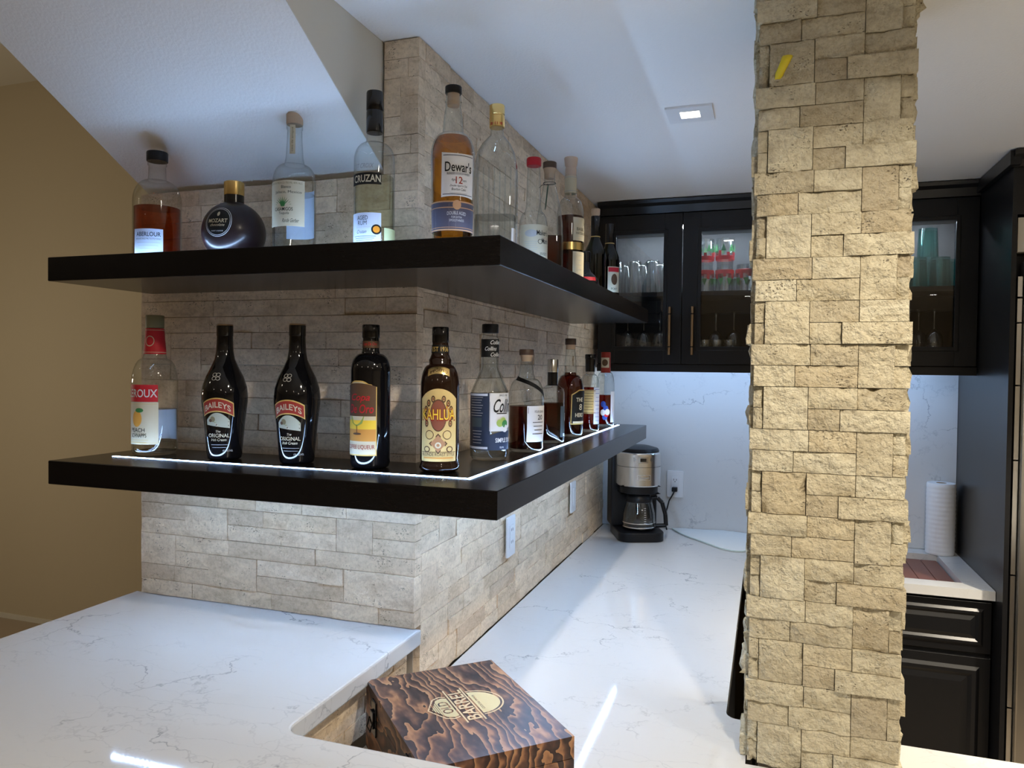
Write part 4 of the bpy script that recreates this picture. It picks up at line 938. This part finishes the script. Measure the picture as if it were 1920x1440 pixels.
for u in (-.040, .040): head_patch('button', disc_shape(.009, .009, 16, 1), u, .346, 'steel', .003)
bd = head_patch('badge', grid_shape(.056, .020, 8, 1), .004, .270, 'steel_b', .003)
head_patch('badge_rim', stroke_shape([(-.028, -.010), (0, -.010), (.028, -.010), (.028, .010), (0, .010), (-.028, .010)], .0016, True), .004, .270, 'trimw', .0036)
me = text_mesh('Cuisinart', .046, .010, .004)
for v in me.vertices: v.co = on_head(.004+v.co.x, .270+v.co.y, .004)
link('lettering', me, 'p_grey', hd)
cf = lathe('carafe', [(.052, .041), (.066, .046), (.070, .075), (.068, .110), (.056, .158), (.050, .166), (.050, .176), (.049, .176), (.048, .165), (.054, .157), (.066, .110), (.068, .075), (.064, .048), (.05, .043)], 'glass', t, 40); cf.location = (0, -.048, 0)
for z, r in ((.052, .0684), (.070, .0703)):
    o = lathe('ring', [(r, z), (r+.0008, z+.001), (r+.0008, z+.004), (r, z+.005)], 'steel_b', cf, 40)
o = lathe('collar', [(.0512, .158), (.0560, .160), (.0560, .172), (.0512, .184), (.046, .190), (0, .191)], 'black_pl', cf, 40)
sc = bmesh.new()
for k in range(8): add_box(sc, .008, .016, -.0706+.0012*abs(k-2), -.0690+.0012*abs(k-2), .075+.009*k, .0762+.009*k)
from_bm('scale_marks', sc, 'trimw', cf)
hb = bmesh.new(); pth = [(.050, 0, .176), (.078, 0, .178), (.098, 0, .158), (.112, 0, .110), (.116, 0, .062), (.072, 0, .058)]
for (x0, y0, z0), (x1, y1, z1) in zip(pth, pth[1:]): add_tube(hb, [(x0, y0, z0), (x1, y1, z1)], .009, 8)
ho = from_bm('handle', hb, 'black_pl', cf, smooth=.8); ho.rotation_euler = (0, 0, math.radians(-18))
box('power_light', -.0965, -.095, .035, .040, .245, .252, 'white_pl', t)

# outlet on the backsplash with the plug
t = thing('wall_outlet', 'white double socket plate on the quartz backsplash beside the coffee maker', 'outlet', (-.392, YB-.0205, 1.122))
prism('plate', rrect(-.037, .037, -.060, .060, .005, 3), -.006, 0, 'white_pl', t, .0015, axis='y'); box('insert', -.017, .017, -.008, -.006, -.034, .034, 'white_pl', t, .001)
for z in (.018, -.018):
    for x0 in (-.007, .005): box('slot', x0, x0+.002, -.0086, -.0078, z-.002, z+.006, 'black_pl', t)
    o = tube('slot', [(0, -.0078, z-.007), (0, -.0087, z-.007)], .0022, 'black_pl', t, 8)
t = thing('power_cord', 'black plug and cord of the coffee maker in the lower socket', 'cord', (-.392, YB-.04, 1.10))
box('plug', -.012, .012, -.012, .0105, -.010, .010, 'black_pl', t, .003)
tube('cord', [(0, -.008, -.005), (-.005, -.012, -.02), (-.022, -.016, -.05), (-.036, -.02, -.11), (-.036, -.024, -.15), (-.030, -.02, -.182)], .0032, 'black_pl', t, 8)
# switch plates on the stone wall
def plate(y, z, label, kind):
    t = thing('wall_plate', label, 'switch', (XW+.006, y, z)); t.rotation_euler = (0, 0, PI/2)
    prism('plate', rrect(-.036, .036, -.059, .059, .004, 3), -.006, .0, 'white_pl', t, .0015, axis='y')
    if kind: box('rocker', -.017, .017, -.010, -.006, -.034, .034, 'white_pl', t, .002)
    else:
        box('insert', -.017, .017, -.008, -.006, -.034, .034, 'white_pl', t, .001)
        for zz in (.018, -.018):
            for x0 in (-.007, .005): box('slot', x0, x0+.002, -.0086, -.0078, zz-.002, zz+.006, 'black_pl', t)
plate(2.078, 1.145, 'white socket plate on the stone wall just under the shelf corner', 0)
plate(2.822, 1.142, 'white rocker switch plate on the stone wall near the coffee maker', 1)

# ================================================================== PAPER TOWEL, DISH CLOTH
t = thing('paper_towel_roll', 'white quilted paper towel roll standing in the counter corner', 'paper roll', (.664, 3.392, CTR+.001))
bm = bmesh.new(); seg, rows = 72, 56; H_ = .284; R0 = .0525
ring = []
for j in range(rows+1):
    z = H_*j/rows; ring.append([])
    for i in range(seg):
        a = 2*PI*i/seg; d = .0011*math.sin(a*18+j*.9)*math.cos(a*18-j*.9) if 0 < j < rows else -.002
        ring[-1].append(bm.verts.new(((R0+d)*math.cos(a), (R0+d)*math.sin(a), z)))
for j in range(rows):
    for i in range(seg): bm.faces.new((ring[j][i], ring[j][(i+1) % seg], ring[j+1][(i+1) % seg], ring[j+1][i]))
for rg, z in ((ring[0], 0), (ring[-1], H_)):
    inner = [bm.verts.new((.019*math.cos(2*PI*i/seg), .019*math.sin(2*PI*i/seg), z)) for i in range(seg)]
    for i in range(seg): bm.faces.new((rg[i], rg[(i+1) % seg], inner[(i+1) % seg], inner[i]))
from_bm('paper', bm, 'paper', t, smooth=.9)
lathe('core', [(.0190, 0), (.0190, H_), (.0175, H_), (.0175, .0)], 'cork', t, 24, close=False)
# folded cloth lying by the backsplash
t = thing('dish_cloth', 'thin white cloth with mint hem spread on the counter beside the coffee maker', 'cloth', (-.18, 3.28, CTR+.001))
outl = [onz(*q, CTR) for q in ((1262, 990), (1278, 1003), (1318, 1018), (1362, 1033), (1402, 1034), (1420, 1010), (1408, 994), (1360, 987), (1310, 988))]
bm = bmesh.new(); cxy = sum((Vector((p.x, p.y, 0)) for p in outl), Vector())/len(outl); top = []
n = len(outl); fine = []
for k in range(n):
    for q in range(4):
        p0, p1, p2, p3 = [outl[(k+m-1) % n] for m in range(4)]; u = q/4
        fine.append(.5*((2*p1)+(p2-p0)*u+(2*p0-5*p1+4*p2-p3)*u*u+(3*p1-p0-3*p2+p3)*u**3))
L_ = []
for lv, (k, z) in enumerate(((1, 0), (1, .004), (.97, .007), (.7, .009), (.4, .012), (.12, .010))):
    rw = []
    for p in fine:
        q = cxy+(Vector((p.x, p.y, 0))-cxy)*k; zz = z+(.004*noise.noise(Vector((q.x*22, q.y*22, 1))) if lv > 1 else 0)
        yy = min(q.y, YB-.024); rw.append(bm.verts.new((q.x+.18, yy-3.28, max(0, zz))))
    L_.append(rw)
for a, b in zip(L_, L_[1:]):
    for k in range(len(a)): bm.faces.new((a[k], a[(k+1) % len(a)], b[(k+1) % len(a)], b[k]))
bm.faces.new(L_[-1]); bm.faces.new(L_[0])
from_bm('fabric', bm, 'cloth', t, smooth=1.2)
hp = [(p.x+.18, min(p.y, YB-.026)-3.28, .0045) for p in fine[0:18]]
tube('hem', hp, .0022, 'cloth_hem', t, 6)

# ================================================================== GLASSWARE IN THE WALL CABINETS
def copy_tree(o, parent=None):
    c = o.copy(); COL.objects.link(c); c.parent = parent
    for ch in list(o.children): copy_tree(ch, c)
    return c
def place(proto, used, loc, label, rz=0.):
    o = proto if not used[0] else copy_tree(proto); used[0] = True
    o.location = loc; o.rotation_euler = (0, 0, rz); o['label'] = label; return o
Z1 = 1.971; Z0 = CB+.066
def tumbler_prof(r0, r1, h, th=.002): return [(r0, 0), (r1, h), (r1-th, h), (r0-th, .010), (0, .009)]
pint = thing('pint_glass', '', 'glass', group='upturned pint glasses behind the left pane')
lathe('bowl', [(.042, 0), (.040, .05), (.0325, .125), (.0300, .132), (.028, .1335), (0, .1335)], 'glass_cab', pint, 28)
lathe('foot', [(.0295, .127), (.031, .132), (.030, .136), (.0, .137)], 'glass_cab', pint, 28)
u = [False]
for r, y in ((0, 3.262), (1, 3.352)):
    for k in range(4):
        place(pint, u, (-.640+.079*k+.02*r, y, Z1), 'clear upturned pint glass behind the left glass door, %s of the %s row' % (('leftmost', 'second', 'third', 'rightmost')[k], ('front', 'back')[r]))
hol = thing('holiday_glass', '', 'glass', group='stacked red and green banded tumblers')
lathe('wall', tumbler_prof(.034, .038, .108), 'glass_cab', hol, 28)
lathe('red_band', [(.0372, .020), (.0382, .021), (.0385, .036), (.0375, .037)], 'p_red', hol, 28, close=False)
for k in range(7):
    a = 2*PI*k/7; o = box('red_figure', -.006, .006, -.0388, -.0380, .036, .050+.008*(k % 2), 'p_red', hol); o.rotation_euler = (0, 0, a)
    o = prism('green_tree', [(-.011, .056), (.011, .056), (0, .086)], -.0392, -.0384, 'p_green', hol, axis='y'); o.rotation_euler = (0, 0, a+.4)
u = [False]
for k in range(3):
    for lv in range(2):
        if k == 2 and lv: continue
        o = place(hol, u, (-.262+.081*k, 3.265, Z1+.110*lv+(.0 if lv else .1085)), '%s tumbler with red band and green print, %s in the right pane' % (('lower', 'upper')[lv], ('leftmost', 'second', 'third')[k]), .3*k+lv)
        if not lv: o.rotation_euler = (PI, 0, .5*k)
t = thing('mug', 'white mug with red print beside the banded tumblers', 'mug', (-.050, 3.395, Z1))
lathe('body', [(.036, 0), (.038, .004), (.038, .105), (.035, .105), (.035, .008), (0, .007)], 'p_white', t, 28)
for a, z in ((-20, .07), (10, .062), (-5, .045)):
    o = box('red_print', -.006, .006, -.0388, -.0380, z, z+.012, 'p_red', t); o.rotation_euler = (0, 0, math.radians(a))
wine = thing('wine_glass', '', 'glass', group='upturned stemware on the lower cabinet shelf')
lathe('bowl', [(.026, 0), (.033, .025), (.034, .045), (.027, .075), (.012, .090), (.0045, .096)], 'glass_cab', wine, 28, close=False)
lathe('stem', [(.0045, .0961), (.0036, .115), (.0036, .155), (.006, .164)], 'glass_cab', wine, 14)
lathe('foot', [(.006, .1641), (.020, .168), (.033, .1705), (.033, .1715), (0, .172)], 'glass_cab', wine, 28)
u = [False]
for k, (x, y) in enumerate([(-.585, 3.26), (-.515, 3.26), (-.445, 3.26), (-.14, 3.26), (-.215, 3.30), (.515, 3.26), (.600, 3.255), (.470, 3.33), (.56, 3.335)]):
    lab = 'upturned wine glass on the low shelf behind the %s pane, number %d' % (('left' if x < -.4 else 'middle' if x < 0 else 'right'), k)
    place(wine, u, (x, y, Z0+.001), {0: 'upturned wine glass behind the left pane, nearest the stone wall', 1: 'upturned wine glass behind the left pane, middle of three', 2: 'upturned wine glass behind the left pane, nearest the bronze pulls',
          3: 'upturned wine glass behind the second pane, nearest the pillar', 4: 'upturned wine glass behind the second pane, nearest the bronze pulls', 5: 'front upturned wine glass just right of the stone pillar', 6: 'front upturned wine glass nearest the tall black panel',
          7: 'rear upturned wine glass close behind the stone pillar', 8: 'rear upturned wine glass between the two front ones right of the pillar'}[k])
shot = thing('shot_glass', '', 'glass', group='shot glasses in the second cabinet bay')
lathe('wall', tumbler_prof(.020, .025, .055), 'glass_cab', shot, 20); u = [False]
for k in range(3): place(shot, u, (-.255+.055*k*.9, 3.235-.0*k, Z0+.001), 'small clear shot glass behind the second pane, %s from the pulls' % ('first', 'second', 'third')[k])
teal = thing('teal_tumbler', '', 'glass', group='teal tumblers in the right bay')
lathe('wall', tumbler_prof(.033, .038, .112), 'glass_teal', teal, 28); u = [False]
for k, (x, y, lv) in enumerate([(.455, 3.265, 0), (.537, 3.262, 0), (.618, 3.265, 0), (.50, 3.345, 0), (.585, 3.345, 0), (.575, 3.275, 1), (.668, 3.345, 0)]):
    o = place(teal, u, (x, y, Z1+.1125+(.1125 if lv else 0)), {0: 'teal glass tumbler next to the stone pillar, upturned in front', 1: 'teal glass tumbler in the front middle of the right pane', 2: 'teal glass tumbler at the front right of the right pane',
        3: 'teal glass tumbler at the back left of the right pane', 4: 'teal glass tumbler at the back middle of the right pane', 5: 'teal glass tumbler stacked on top of the front ones', 6: 'teal glass tumbler in the back right corner'}[k])
    o.rotation_euler = (PI, 0, .2*k)

# pendant added out of view over the landing, to brighten the left wall
t = thing('fill_pendant', 'added unseen fill pendant over the stairwell landing, left of the picture', 'light', (-4.3, 1.7, 3.39))
tube('cable', [(0, 0, 0), (0, 0, -1.5)], .004, 'black_pl', t, 8); lathe('canopy', [(.05, -.0005), (.05, -.02), (.01, -.03)], 'black_pl', t, 24)
lathe('globe', [(.02, -1.5), (.05, -1.515), (.075, -1.56), (.075, -1.60), (.05, -1.645), (0, -1.66)], 'glass', t, 28); lathe('bulb', [(.012, -1.52), (.03, -1.56), (.03, -1.59), (0, -1.61)], 'lens', t, 20)
ld = bpy.data.lights.new('pendant_fill', 'POINT'); lo = bpy.data.objects.new('pendant_fill', ld); COL.objects.link(lo); lo.parent = t
ld.energy = HALL_FILL_W; ld.color = DOWN_COL; ld.shadow_soft_size = .06; lo.location = (0, 0, -1.75)
